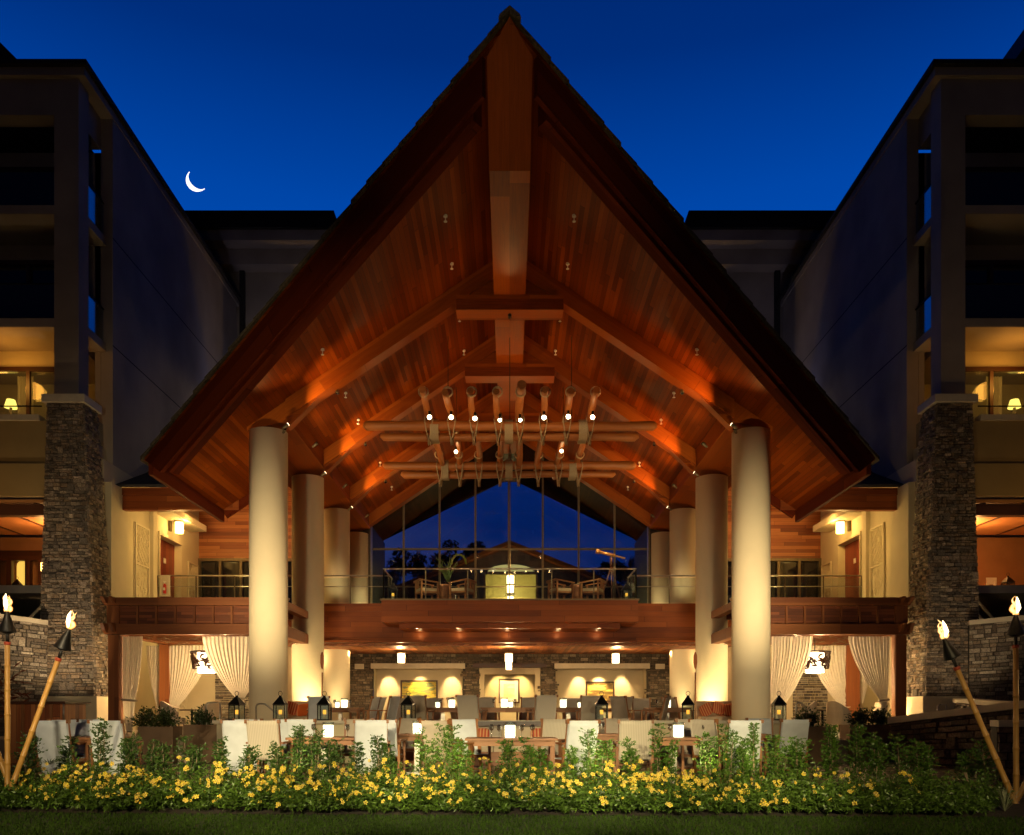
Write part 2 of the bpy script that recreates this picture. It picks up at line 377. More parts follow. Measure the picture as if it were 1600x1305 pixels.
def stones(mb, A, B, C, D, rows=.11, lmin=.14, lmax=.48, prot=.05, seed=1, pal=None, hole=None):
    """ledgestone on the quad A(bottom left) B(bottom right) C(top right) D(top left); outward = (B-A)x(D-A)"""
    rr = random.Random(seed); A, B, C, D = map(Vector, (A, B, C, D))
    n = (B-A).cross(D-A).normalized(); H = (D-A).length; W = (B-A).length
    pal = pal or [(.20, .165, .13), (.26, .215, .17), (.15, .12, .095), (.31, .27, .22), (.22, .17, .12), (.12, .10, .085), (.36, .31, .25)]
    def pt(u, v): return (A*(1-u)+B*u)*(1-v)+(D*(1-u)+C*u)*v
    z = 0
    while z < H-.02:
        h = rows*rr.choice((.55, .7, .85, 1, 1, 1.25)); h = min(h, H-z)
        x = -rr.random()*.1
        while x < W:
            l = rr.uniform(lmin, lmax)*(1 if h < rows else .8)
            x1 = min(x+l, W); x0 = max(x, 0)
            if W-x1 < .06: x1 = W
            if x1-x0 > .03:
                hh = h
                if rr.random() < .04 and z+h*2 < H: hh = h*1.9
                if not (hole and hole((x0+x1)/2, z+hh/2)):
                    g = .006; p = rr.uniform(.008, prot)+(prot*.3 if hh > h else 0)
                    u0, u1 = (x0+g)/W, (x1-g)/W; v0, v1 = (z+g)/H, (z+hh-g)/H
                    j = lambda s_: rr.uniform(-s_, s_)
                    back = [pt(u0, v0), pt(u1, v0), pt(u1, v1), pt(u0, v1)]
                    k = .012
                    fr = []
                    for (u, v, du, dv) in ((u0, v0, 1, 1), (u1, v0, -1, 1), (u1, v1, -1, -1), (u0, v1, 1, -1)):
                        fr.append(pt(u+(du*k+j(.008))/W, v+(dv*k*.6+j(.005))/H)+n*(p+j(.010)))
                    b = [q-n*.02 for q in back]
                    c = rr.choice(pal); f = rr.uniform(.8, 1.2)
                    if rr.random() < .06: f *= 1.5
                    c = tuple(min(.6, a*f) for a in c)
                    mb.poly(fr, None, c)
                    for i in range(4):
                        i2 = (i+1) % 4; mb.poly([b[i], b[i2], fr[i2], fr[i]], None, c)
            x += l
        z += h
    return mb
# ================= SETTING =================
lawn = MB(); lawn.poly([(-400, -60, 0), (400, -60, 0), (400, 900, 0), (-400, 900, 0)])
mg, t_, b_ = mat_new('lawn_ground'); g_ = N(t_, 'ShaderNodeNewGeometry'); n_ = N(t_, 'ShaderNodeTexNoise'); n_.inputs['Scale'].default_value = 2.2; n_.inputs['Detail'].default_value = 10
L(t_, g_.outputs['Position'], n_.inputs['Vector']); L(t_, ramp(t_, n_.outputs[0], [(.3, (.012, .022, .004)), (.7, (.026, .044, .007))]), b_.inputs['Base Color']); b_.inputs['Roughness'].default_value = .95
struct(lawn.build('lawn', mg))
def bed_y(x): # front edge of the planting bed
    return 10.05 + .0085*(x*x)*(1.0 if x < 0 else .0) - .035*max(x, 0)
gr = MB(); rg = random.Random(3)
for i in range(52000):
    y = 8.2+3.0*rg.random()**1.3; x = rg.uniform(-7.2, 7.2)*y/10
    if y > bed_y(x)-.02: continue
    h = rg.uniform(.02, .045); a = rg.uniform(0, 6.28); dx, dy = math.cos(a)*.006, math.sin(a)*.006
    lx, ly = rg.uniform(-.02, .02), rg.uniform(-.02, .02); k = rg.uniform(.6, 1.3)
    b = len(gr.V); gr.V += [Vector((x-dx, y-dy, 0)), Vector((x+dx, y+dy, 0)), Vector((x+lx, y+ly, h))]
    gr.face([b, b+1, b+2], None, False, (.03*k, .058*k, .008*k))
tag(gr.build('grass', M['grassblade']), 'short mown lawn grass along the front of the flower bed', 'grass', kind='stuff')
bed = MB()
xs = [-10+i*.5 for i in range(41)]
for a, c in zip(xs, xs[1:]):
    for k in range(5):
        def pt(x, k):
            y0, y1 = bed_y(x), 12.6; t = k/5; hh = .004+.09*math.sin(min(1, t*1.6)*1.57)
            return (x, y0+(y1-y0)*t, hh)
        bed.poly([pt(a, k), pt(c, k), pt(c, k+1), pt(a, k+1)], smooth=True)
struct(bed.build('planting_bed', M['soil']))
# lower terrace pavers and the raised terrace behind
def paving(name, x0, x1, y0, y1, z, hgt=None):
    m = MB(); m.box(x0, x1, y0, y1, -.3 if hgt is None else hgt, z); return struct(m.build(name, M['pavers']))
m, t, b = mat_new('paving_stones'); g = N(t, 'ShaderNodeNewGeometry'); br = N(t, 'ShaderNodeTexBrick'); br.inputs['Scale'].default_value = 1.0
br.inputs['Brick Width'].default_value = .6; br.inputs['Row Height'].default_value = .4; br.inputs['Mortar Size'].default_value = .012
br.inputs['Color1'].default_value = (.36, .28, .20, 1); br.inputs['Color2'].default_value = (.27, .21, .15, 1); br.inputs['Mortar'].default_value = (.1, .08, .06, 1)
L(t, g.outputs['Position'], br.inputs['Vector']); L(t, br.outputs[0], b.inputs['Base Color']); b.inputs['Roughness'].default_value = .7
M['pavers'] = m
paving('terrace', -13, 13, 12.55, 19.6, .03)
paving('upper_terrace', -13.4, 13.4, 19.9, 41, .55, 0)
m = MB(); m.box(-40, 40, 41.3, 140, 4.9, 5.26); struct(m.build('courtyard', M['paver']))

# ================= PAVILION =================
pav = thing('open_pavilion', 'tall open timber pavilion with steep pointed gable roof, ridge beam and cream round columns', 'pavilion', (0, 25.66, 0))
ZS = 14.7; SL = .67
def zs(x): return ZS-SL*abs(x)
TOPC = 9.42
YE = 46.0
def edge_y(x): return 17+6.7*abs(x)/10
for s in (-1, 1):
    m = MB()   # soffit slab; planks run in depth
    lo = [(0, 17.05, ZS), (s*9.95, 23.72, zs(9.95)), (s*9.95, 30.0, zs(9.95)), (s*8.0, 30.0, zs(8.0)), (s*8.0, YE, zs(8.0)), (0, YE, ZS)]
    if s > 0: lo = lo[::-1]
    m.prism(lo, (0, 0, .09), (0, 1, 0)); sof = m.build('soffit', M['soffit'], pav)
    m = MB(); rs = random.Random(5+s)
    n = 26
    for i in range(n):
        x0, x1 = 10.02*i/n, 10.02*(i+1)/n+.06
        y0 = edge_y((x0+x1)/2)-.04+rs.uniform(-.03, .03)
        z0, z1 = zs(x0)+.10, zs(x1)+.10
        yy = y0; jt = rs.uniform(-.035, .035)
        yend = YE if x1 < 8.15 else 30.05
        while yy < yend-.01:
            ln = rs.uniform(.45, .7) if yy < 30 else 4
            y1 = min(yend, yy+ln); k = rs.uniform(.7, 1.25); c = (.12*k, .09*k, .05*k); o_ = rs.uniform(0, .015)
            ya, yb_ = (yy, yy) if yy > y0+.01 else (edge_y(x0)-.05+jt, edge_y(x1)-.05+jt)
            q = [(s*x0, ya, z0), (s*x1, yb_, z1), (s*x1, y1, z1), (s*x0, y1, z0), (s*x0, ya, z0+.05+o_), (s*x1, yb_, z1+.10+o_), (s*x1, y1, z1+.10+o_), (s*x0, y1, z0+.05+o_)]
            if s < 0: q = q[:4][::-1]+q[4:][::-1]
            m.hexa(q, None, c); yy = y1+.006
    m.build('shingles', M['shingle'], pav)
    # barge board and the rafter behind it
    def edge_beam(name, off, thick, dep, xin, mat, x_start):
        dirv = Vector((s*10, 6.7, 0)).normalized(); nb = Vector((-dirv.y, dirv.x, 0))
        if nb.y < 0: nb = -nb
        m = MB()
        def pt(x, dz, o): return Vector((s*x, edge_y(x), zs(x)+dz))+nb*o
        xe = 9.93
        for o0, o1 in ((off, off+thick),):
            q = [pt(x_start, -dep, o0), pt(xe-xin, -dep+.0, o0), pt(xe-xin, -dep, o1), pt(x_start, -dep, o1), pt(x_start, -.003, o0), pt(xe, -.003, o0), pt(xe, -.003, o1), pt(x_start, -.003, o1)]
            if s < 0: q = q[:4][::-1]+q[4:][::-1]
            m.hexa(q, Vector((s*10, 6.7, -6.7)))
        return m.build(name, mat, pav)
    edge_beam('barge_board', .03, .12, .80, .55, M['barge'], .57)
    edge_beam('barge_rafter', .17, .30, .90, .7, M['barge'], .84)
    m = MB(); m.beam((s*9.86, 23.9, zs(9.86)-.2), (s*9.86, 29.9, zs(9.86)-.2), .12, .38); m.build('eave_board', M['barge'], pav)
    m = MB(); m.beam((s*9.8, 29.94, zs(9.8)-.16), (s*8.0, 29.94, zs(8.0)-.16), .1, .3); m.build('rear_barge', M['barge'], pav)
    # plate beam on the columns
    m = MB()
    pr = [(s*6.5, 25.5, TOPC+.30), (s*7.7, 25.5, TOPC+.02), (s*7.7, 25.5, zs(7.7)), (s*6.5, 25.5, zs(6.5))]
    if s < 0: pr = pr[::-1]
    m.prism(pr, (0, 15.0, 0), (0, 1, 0)); m.build('plate_beam', M['beam'], pav)
m = MB()
cross = [(-.46, 0, 13.32), (.46, 0, 13.32), (.46, 0, zs(.46)), (0, 0, ZS+.02), (-.46, 0, zs(.46))]
fr = [Vector((x, 16.96+(ZS-z)*1.85, z)) for x, y, z in cross]; bk = [Vector((x, YE-.05, z)) for x, y, z in cross]
m.poly(fr, (0, 0, 1)); m.poly(bk[::-1])
for i in range(5):
    j = (i+1) % 5; m.poly([fr[i], bk[i], bk[j], fr[j]][::-1], (0, 1, 0))
m.build('ridge_beam', M['beam'], pav)
m = MB(); m.prism([(-.22, 17.0, ZS+.06), (0, 16.95, ZS+.1), (.22, 17.0, ZS+.06), (.2, 17.0, ZS+.13), (0, 16.95, ZS+.26), (-.2, 17.0, ZS+.13)], (0, 24, 0), None, (.14, .12, .09)); m.build('ridge_cap', M['shingle'], pav)
FR = [25.66, 30.66, 35.66, 40.45]
for k, y in enumerate(FR):
    for s in (-1, 1):
        m = MB(); pr = []
        zb = lambda x: 14.16-.67*x
        pr = [(s*.0, y-.28, zb(0)), (s*6.55, y-.28, zb(6.55)), (s*6.55, y-.28, zs(6.55)-.003), (s*.0, y-.28, ZS-.003)]
        if s < 0: pr = pr[::-1]
        m.prism(pr, (0, .5, 0), (s*1, 0, -.67)); m.build('rafter', M['beam'], pav)
        if k < 3:   # bracket block under the rafter foot
            m = MB(); pr = [(s*5.6, y-.20, zb(5.6)-.004), (s*6.5, y-.20, zb(6.5)-.30), (s*6.5, y-.20, zb(6.5)-.004)]
            if s < 0: pr = pr[::-1]
            m.prism(pr, (0, .34, 0)); m.build('bracket', M['beam'], pav)
    if k < 3:
        m = MB(); m.box(-1.56, 1.56, y-.36, y+.30, 12.88, 13.32-.003); m.build('collar_beam', M['beam'], pav)
        m = MB(); m.prism([(-1.55, y-.24, 13.325), (1.55, y-.24, 13.325), (.2, y-.24, 14.28), (-.2, y-.24, 14.28)], (0, .4, 0), (1, 0, 0)); m.build('gable_panel', M['beam'], pav)
COLY = [25.66, 30.66, 35.66, 40.3]
for k, y in enumerate(COLY):
    for s in (-1, 1):
        m = MB(); rr = .555
        m.lathe([(rr, .56), (rr, TOPC)], s*7.11, y, 40); m.build('column', M['column'], pav)
# sprinklers / little soffit lights
for s in (-1, 1):
    for (px, py) in ((696, 336), (706, 411), (718, 494), (725, 547), (504, 545), (540, 613), (560, 655), (594, 722), (612, 760)):
        # hit the soffit plane: z = ZS-SL|x|
        d = (ZS-EYE)/((CY-py)/F+SL*abs(px-CX)/F); x = (px-CX)*d/F*(-s); 
        m = MB(); z = zs(x); m.tube([(x, d, z), (x, d, z-.05)], .05, 8); m.tube([(x, d, z-.05), (x, d, z-.16)], .012, 6); m.tube([(x, d, z-.16), (x, d, z-.17)], .045, 8)
        m.build('sprinkler', M['whiteplastic'], pav)
# track spots on the rafter feet and uplights on the column heads
def spot_head(loc, tgt, parent, power, name='spotlight', ang=60, colr=(1, .62, .30), length=.22, gl=True, lname='spotlight_light'):
    loc = Vector(loc); d = (Vector(tgt)-loc).normalized(); m = MB()
    m.tube([loc-d*length, loc-d*(length*.2), loc], [.035, .055, .06], 10); o = m.build(name, M['bronze'], parent)
    g = MB(); g.tube([loc+d*.004, loc+d*.012], .05, 10); g.build('lens', M['bulb2'] if gl else M['darkglass'], o)
    if power: lamp('SPOT', loc+d*.05, power, colr, .04, tgt, ang, .8, name=lname)
    return o

# balcony
bal = MB(); bal.box(-13.4, 13.4, 33.0, 41, 5.0, 5.3); bal.build('balcony_floor', M['fascia'], pav)
m = MB(); m.box(-4.57, 4.57, 31.0, 33.0, 4.39, 5.17); m.build('balcony_fascia', M['fascia'], pav)
m = MB(); m.box(-4.0, 4.0, 31.5, 32.97, 4.22, 4.386); m.build('balcony_soffit', M['fascia'], pav)
m = MB(); m.box(-4.62, 4.62, 30.95, 33, 5.173, 5.22); m.build('balcony_nosing', M['bronze'], pav)
m = MB(); m.box(-8.6, 8.6, 33.02, 33.3, 3.90, 5.18); m.build('main_fascia', M['fascia'], pav)
m = MB(); m.box(-8.6, 8.6, 33.3, 38, 3.72, 3.86, (0, 1, 0)); m.build('lower_ceiling', M['siding'], pav)
m = MB(); m.box(-8.3, 8.3, 32.7, 33.28, 3.80, 3.892); m.build('light_ledge', M['fascia'], pav)
for s in (-1, 1):
    m = MB(); m.box(s*8.6, s*13.4, 33.02, 33.3, 4.75, 4.99); m.build('main_fascia', M['fascia'], pav)
# railing
rail = MB()
def rail_run(p0, p1, zf, double=True, parent=pav):
    p0 = Vector(p0); p1 = Vector(p1); Ln = (p1-p0).length; n = max(1, round(Ln/1.5))
    m = MB(); m.tube([p0+Z*(zf+1.07), p1+Z*(zf+1.07)], .028, 8)
    if double: m.tube([p0+Z*(zf+.66), p1+Z*(zf+.66)], .016, 8)
    r = m.build('handrail', M['steel'], parent)
    for i in range(n+1):
        q = p0.lerp(p1, i/n); m = MB(); m.box(q.x-.02, q.x+.02, q.y-.02, q.y+.02, zf, zf+1.05); m.build('rail_post', M['bronze'], r)
    d = (p1-p0).normalized()
    m = MB(); a = p0+Z*(zf+.06); c = p1+Z*(zf+.06); m.prism([a, c, c+Z*.92, a+Z*.92], Vector((d.y, -d.x, 0))*.012); m.build('glass_panel', M['glass'], r)
rail_run((-4.5, 31.05, 0), (4.5, 31.05, 0), 5.22, False)
for s in (-1, 1):
    rail_run((s*4.5, 31.05, 0), (s*4.5, 33.1, 0), 5.22, False)
    rail_run((s*4.6, 33.12, 0), (s*13.4, 33.12, 0), 5.3)
# glass wall
gw = []
YG = 40.9
m = MB(); hx = 6.45
m.prism([(-hx, YG, 5.31), (hx, YG, 5.31), (hx, YG, zs(hx)-.02), (0, YG, ZS-.02), (-hx, YG, zs(hx)-.02)], (0, .02, 0)); gw = m.build('glass_wall', M['wallglass'], pav)
for px in (578, 631, 687, 743, 795, 848, 904, 960, 1014):
    x = PX(px, YG); m = MB(); m.box(x-.045, x+.045, YG-.1, YG-.003, 5.31, zs(x)-.03); m.build('mullion', M['bronze'], gw)
for z, h in ((8.26+.55, .05), (7.05, .03), (5.36, .05)):
    m = MB(); m.box(-hx, hx, YG-.13, YG-.103, z-h, z+h); m.build('transom', M['bronze'], gw)
# lobby side walls, far gable
for s in (-1, 1):
    m = MB(); m.box(s*6.6, s*6.9, YG, YE, 5.3, zs(6.9)); m.build('lobby_wall', M['dark_wood'], pav)
    m = MB(); pr = [(0, YE-.1, 13.5), (s*6.6, YE-.1, 10.4), (s*6.6, YE-.1, zs(6.6)), (0, YE-.1, ZS)]
    if s < 0: pr = pr[::-1]
    m.prism(pr, (0, .1, 0)); m.build('far_gable', M['dark_wood'], pav)
    m = MB(); m.box(s*7.7, s*8.0, 37.8, 41, 5.3, 10.2); m.build('side_wall', M['dark_wood'], pav)
    m = MB(); m.box(s*6.9, s*7.7, 40.9, 41.1, 5.3, 10.2); m.build('end_wall', M['bronze'], pav)
# lower back wall with three niches (stacked stone)
YB = 38.0
def hole(u, v):
    x = u-7.0; z = v+.55
    return (-6.0 < x < -2.05 and z < 3.3) or (-1.35 < x < 1.35 and z < 3.3) or (2.0 < x < 6.02 and z < 3.3)
m = MB(); stones(m, (-7.0, YB, .55), (7.0, YB, .55), (7.0, YB, 3.86), (-7.0, YB, 3.86), .105, .12, .46, .05, 11, pal=[(.13, .10, .07), (.16, .12, .085), (.10, .08, .06), (.19, .15, .11), (.14, .10, .065), (.08, .065, .05), (.22, .18, .13)], hole=hole); stw = m.build('stone_wall', M['stone'], pav)
m = MB()
for a, c, z0, z1 in ((-7, -6, .55, 3.85), (-2.05, -1.35, .55, 3.85), (1.35, 2.0, .55, 3.85), (6.02, 7, .55, 3.85), (-5.999, -2.051, 3.31, 3.85), (-1.349, 1.349, 3.31, 3.85), (2.001, 6.019, 3.31, 3.85)):
    m.box(a, c, YB+.001, YB+.35, z0, z1)
m.build('wall_backing', M['mortar'], pav)
for a, c in ((-6.05, -1.95), (1.95, 6.1)):
    m = MB(); m.box(a, c, YB-.12, YB+.2, 3.07, 3.30); m.build('lintel', M['cap'], pav)
m = MB(); m.box(-1.6, 1.6, YB-.1, YB+.2, 3.12, 3.30); m.build('lintel', M['dark_wood'], pav)
for a, c, yb, mt in ((-5.96, -2.08, 38.95, 'plaster'), (2.03, 6.0, 38.95, 'plaster'), (-1.33, 1.33, 39.6, 'plaster')):
    m = MB(); m.box(a, c, yb, yb+.1, .55, 3.3); m.box(a-.03, a+.02, YB+.352, yb, .55, 3.3); m.box(c-.02, c+.03, YB+.352, yb, .55, 3.3); m.box(a+.021, c-.021, YB+.352, yb, 3.305, 3.38)
    m.build('niche', M[mt], pav)
m = MB(); m.box(-1.33, -1.10, YB+.02, YB+.34, .55, 3.1); m.box(1.10, 1.33, YB+.02, YB+.34, .55, 3.1); m.box(-1.099, 1.099, YB+.02, YB+.34, 2.83, 3.1); m.build('alcove_frame', M['plaster'], pav)
for s in (-1, 1):
    m = MB(); m.box(s*7.02, s*8.6, YB-.1, YB+.2, .55, 3.72); m.build('cream_wall', M['plaster'], pav)
    m = MB(); m.box(s*8.6, s*8.9, 33.3, YB+.2, .55, 5.0); m.build('cream_wall', M['plaster'], pav)
# wide column of stone beside the niches
for s in (-1, 1):
    m = MB(); m.box(s*6.35, s*6.75, YB-.12, YB-.07, 3.05, 3.28); m.build('stone_bracket', M['cap'], pav)
# ================= HOTEL WINGS =================
def side_name(s): return 'left' if s < 0 else 'right'
def wing(s):
    sd = side_name(s)
    W = thing('hotel_wing', f'{sd} hotel wing with balconies, tapered stone pier at its corner and long dark side wall', 'building', (s*15, 28, 0))
    X = 13.5
    def bx(name, mat, *a, par=W, bevel=0, g=None):
        m = MB(); m.box(s*a[0], s*a[1], *a[2:], g=g); return m.build(name, M[mat], par, bevel)
    # long side wall; lower part is built with the door panels below
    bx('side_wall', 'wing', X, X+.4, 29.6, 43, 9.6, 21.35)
    bx('parapet', 'wing', X-.04, X+.5, 27.55, 43.3, 21.352, 21.6)
    bx('roof_edge', 'roofdark', X-.16, X+.6, 27.40, 43.4, 21.602, 21.75)
    bx('parapet', 'wing', X+.501, 30, 27.55, 28.3, 21.352, 21.6)
    bx('roof_edge', 'roofdark', X+.601, 30, 27.40, 28.5, 21.602, 21.75)
    for z in (17.3, 13.65):
        bx('wall_joint', 'roofdark', X-.003, X+.01, 29.6, 43, z-.02, z+.02)
    # pier
    zc = 10.95; m = MB()
    xo_t, xi_t, y0_t, y1_t = 14.62, 13.50, 27.50, 28.45
    xo_b, xi_b, y0_b, y1_b = 14.78, 12.98, 27.25, 28.75
    A = lambda x, y, z: (s*x, y, z)
    Fb = [A(xo_b, y0_b, 1.68), A(xi_b, y0_b, 1.68), A(xi_t, y0_t, zc), A(xo_t, y0_t, zc)]
    Sb = [A(xi_b, y0_b, 1.68), A(xi_b, y1_b, 1.68), A(xi_t, y1_t, zc), A(xi_t, y0_t, zc)]
    pal = [(.26, .19, .135), (.20, .16, .125), (.15, .125, .10), (.34, .27, .20), (.23, .165, .11), (.17, .14, .115), (.29, .23, .18)]
    if s < 0:
        stones(m, *Fb, .105, .12, .42, .055, 21, pal); stones(m, *Sb, .105, .12, .4, .075, 22, pal)
    else:
        stones(m, Fb[1], Fb[0], Fb[3], Fb[2], .105, .12, .42, .055, 23, pal); stones(m, Sb[1], Sb[0], Sb[3], Sb[2], .105, .12, .4, .075, 24, pal)
    pier = m.build('stone_pier', M['stone'], W)
    q = [(xo_b-.02, y0_b+.03, 1.68), (xi_b+.03, y0_b+.03, 1.68), (xi_b+.03, y1_b, 1.68), (xo_b-.02, y1_b, 1.68), (xo_t-.02, y0_t+.03, zc), (xi_t+.03, y0_t+.03, zc), (xi_t+.03, y1_t, zc), (xo_t-.02, y1_t, zc)]
    m = MB(); m.hexa([A(*p) for p in (q if s < 0 else q[:4][::-1]+q[4:][::-1])]); m.build('pier_core', M['mortar'], pier)
    bx('pier_cap', 'cap', xi_t-.12, xo_t+.12, y0_t-.12, y1_t+.12, zc+.003, zc+.25, bevel=.02)
    bx('pier_plinth', 'plaster', xi_b-.12, xo_b+.12, y0_b-.15, y1_b+.1, .5, 1.677, bevel=.01)
    bx('pilaster', 'wing', 13.72, 14.5, 27.70, 28.35, 11.203, 21.35)
    bx('wall_return', 'wing', 13.9, 14.4, 28.353, 29.6, 20.3, 21.35)
    # slabs, parapets and rooms, floor by floor
    bx('top_beam', 'wing', 14.503, 30, 27.72, 28.3, 20.2, 21.349)
    for k, (z, lit) in enumerate(((17.05, 0), (13.45, 0))):
        bx('balcony_slab', 'wing', 14.503, 30, 27.72, 33, z, z+.28)
        m = MB(); m.box(s*14.52, s*30, 27.84, 27.86, z+.36, z+1.40); m.build('balcony_glass', M['darkglass'], W)
        m = MB(); m.tube([(s*14.5, 27.85, z+1.43), (s*30, 27.85, z+1.43)], .03, 8); m.build('handrail', M['black'], W)
        # side opening of the balcony with glass rail
        bx('side_slab', 'wing', 13.72, 14.45, 28.353, 29.6, z-.02, z+.26)
        m = MB(); m.box(s*13.80, s*13.82, 28.4, 29.56, z+.34, z+1.38); m.build('balcony_glass', M['blueglass'], W)
        m = MB(); m.tube([(s*13.81, 28.36, z+1.42), (s*13.81, 29.6, z+1.42)], .03, 8); m.build('handrail', M['black'], W)
    for z0, z1 in ((17.33, 20.2), (13.73, 17.05), (9.9, 13.45)):
        yo = -2.0
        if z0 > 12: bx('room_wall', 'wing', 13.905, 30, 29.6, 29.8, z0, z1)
        else:
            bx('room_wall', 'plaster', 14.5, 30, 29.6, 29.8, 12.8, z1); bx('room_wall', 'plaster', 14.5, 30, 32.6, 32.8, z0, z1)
            for xa in (15.1, 16.4, 18.3, 19.6):
                m = MB(); n = 30
                for i in range(n):
                    a0, a1 = xa+.55*i/n, xa+.55*(i+1)/n; f_ = lambda q: 30.0+.05*math.sin(q*60)
                    m.poly([(s*a0, f_(a0), 9.95), (s*a1, f_(a1), 9.95), (s*a1, f_(a1), 12.75), (s*a0, f_(a0), 12.75)])
                m.build('room_curtain', M['curtain'], W)
        m = MB()
        for x0 in (15.0, 18.2, 21.4): m.box(s*x0, s*(x0+2.5), 31.50+yo, 31.597+yo, z0+.1, z1-.75)
        r = m.build('window', M['darkglass'] if z0 > 12 else M['glass'], W)
        m = MB()
        for x0 in (15.0, 18.2, 21.4):
            for xx in (x0-.05, x0+1.22, x0+2.47): m.box(s*xx, s*(xx+.12), 31.40+yo, 31.499+yo, z0+.1, z1-.75)
            m.box(s*x0, s*(x0+2.5), 31.40+yo, 31.498+yo, z1-.749, z1-.60)
        m.build('window_frame', M['dark_wood'], r)
    bx('party_wall', 'wing', X+.41, X+.6, 29.6, 31.6, 9.9, 20.2)
    # third level: lit balcony with solid parapet
    bx('balcony_parapet', 'olive', 14.503, 30, 27.60, 27.80, 9.05, 10.42)
    bx('parapet_cap', 'cap', 14.903, 30, 27.52, 27.9, 10.423, 10.60)
    bx('lower_band', 'olive', 14.503, 30, 27.52, 27.72, 8.02, 9.047)
    bx('balcony_slab', 'wing', 14.503, 30, 27.803, 33, 9.6, 9.9)
    bx('side_parapet', 'plaster', 13.72, 13.92, 28.58, 29.6, 8.6, 10.1)
    m = MB(); m.box(s*13.80, s*13.82, 28.6, 29.56, 10.15, 10.95); m.build('balcony_glass', M['blueglass'], W)
    m = MB(); m.tube([(s*14.9, 27.7, 10.92), (s*30, 27.7, 10.92)], .022, 8); m.build('handrail', M['black'], W)
    # second level: orange ceiling boards, beam, dim lounge behind
    m = MB(); m.box(s*14.503, s*30, 27.9, 33, 7.9, 8.0)
    cl = m.build('ceiling', M['ceil2'], W)
    for i in range(9):
        m = MB(); x = 15.2+i*1.6; m.box(s*(x), s*(x+.07), 27.9, 33, 7.86, 7.897); m.build('ceiling_strip', M['dark_wood'], cl)
    bx('lounge_beam', 'dark_wood', 14.503, 30, 27.9, 28.2, 7.50, 7.857)
    bx('lounge_floor', 'cap', 14.6, 30, 27.9, 36, 5.0, 5.25)
    bx('lounge_wall', 'loungewall', 14.3, 30, 34.0, 34.2, 5.25, 8.0)
    bx('lounge_end', 'loungewall', X+.42, X+.6, 29.6, 34, 5.25, 9.6)
    # main roof of the wing behind the parapet
    m = MB()
    x_ = 15.25 if s < 0 else 15.95; k_ = 1.0 if s < 0 else 1.4; pr = [(s*x_, 28.6, 21.7), (s*30, 28.6, 21.7), (s*30, 28.6, 21.7+(30-x_)*k_)]
    if s > 0: pr = pr[::-1]
    m.prism(pr, (0, 14, 0)); m.build('roof', M['roofdark'], W)
    # lower side wall with doors and carved screens
    bx('side_wall_lower', 'plaster', X, X+.4, 28.9, 33.45, .55, 9.597)
    bx('side_wall_lower', 'plaster', X, X+.4, 35.75, 38, 5.3, 9.597)
    bx('side_wall_lower', 'plaster', X, X+.4, 33.451, 35.749, 8.05, 9.597)
    bx('corner_pilaster', 'plaster', X-.22, X-.003, 29.0, 30.35, .55, 8.85)
    bx('corner_pilaster', 'plaster', X-.16, X-.003, 32.6, 32.95, 5.3, 8.85)
    dr = MB(); dr.box(s*(X+.25), s*(X+.33), 33.5, 35.7, 5.3, 8.0); door = dr.build('door', M['door_wood'], W)
    m = MB(); m.box(s*(X-.05), s*(X+.3), 33.42, 33.52, 5.3, 8.14); m.box(s*(X-.05), s*(X+.3), 35.68, 35.78, 5.3, 8.14); m.box(s*(X-.05), s*(X+.3), 33.521, 35.679, 8.02, 8.14); m.build('door_frame', M['plaster'], door)
    m = MB(); m.box(s*(X+.22), s*(X+.249), 34.55, 34.75, 7.1, 7.3); m.build('door_sign', M['whiteplastic'], door)
    bx('door_canopy', 'plaster', X-.75, X-.003, 32.97, 36.6, 8.75, 9.0)
    # carved screens
    def screen(y0, y1, z0, z1, seed):
        m = MB(); r = random.Random(seed); x0 = X-.03; x1 = X-.085
        m.box(s*x0, s*x1, y0, y0+.06, z0, z1); m.box(s*x0, s*x1, y1-.06, y1, z0, z1); m.box(s*x0, s*x1, y0+.061, y1-.061, z1-.06, z1); m.box(s*x0, s*x1, y0+.061, y1-.061, z0, z0+.05)
        zm = z0+(z1-z0)*.45; m.box(s*x0, s*x1, y0+.061, y1-.061, zm, zm+.05)
        def clipseg(p, q):
            out = []
            for i in range(13):
                t = i/12; out.append((p[0]+(q[0]-p[0])*t, p[1]+(q[1]-p[1])*t))
            return [o for o in out if y0+.04 < o[0] < y1-.04 and z0 < o[1] < z1-.04]
        for k in range(9):   # slanted slats
            a = clipseg((y1-.15-k*.13, zm+.1), (y1+.55-k*.13, z1))
            if len(a) > 1: m.beam((s*(x0-.02), *a[0]), (s*(x0-.02), *a[-1]), .024, .03, (s, 0, 0))
        for k in range(80):   # curling leaves
            cy_ = r.uniform(y0+.1, y1-.1); cz_ = r.uniform(z0+.1, z1-.1); 
            rr_ = r.uniform(.05, .13); a0 = r.uniform(0, 6.28); pts = []
            for i in range(6):
                a = a0+i*.35; yy = min(y1-.05, max(y0+.05, cy_+rr_*math.cos(a))); zz = min(z1-.05, max(z0+.05, cz_+1.9*rr_*math.sin(a))); pts.append((s*(x0-.02), yy, zz))
            m.tube(pts, [.005, .012, .016, .016, .012, .005], 5)
        m.build('carved_screen', M['screen'], W)
    screen(31.25, 32.45, 5.3, 8.0, 3); screen(36.4, 37.5, 5.3, 7.5, 4)
    # end wall with timber siding and dark windows
    bx('siding_wall', 'siding', 8.0, X, 37.8, 38.0, 7.85, 10.6)
    m = MB(); m.box(s*8.0, s*X, 37.84, 37.86, 5.3, 7.8); wn_ = m.build('window', M['darkglass'], W)
    m = MB(); n = 6
    for i in range(n+1):
        x = 8.05+i*(X-8.1)/n; m.box(s*(x-.06), s*(x+.06), 37.70, 37.837, 5.3, 7.72)
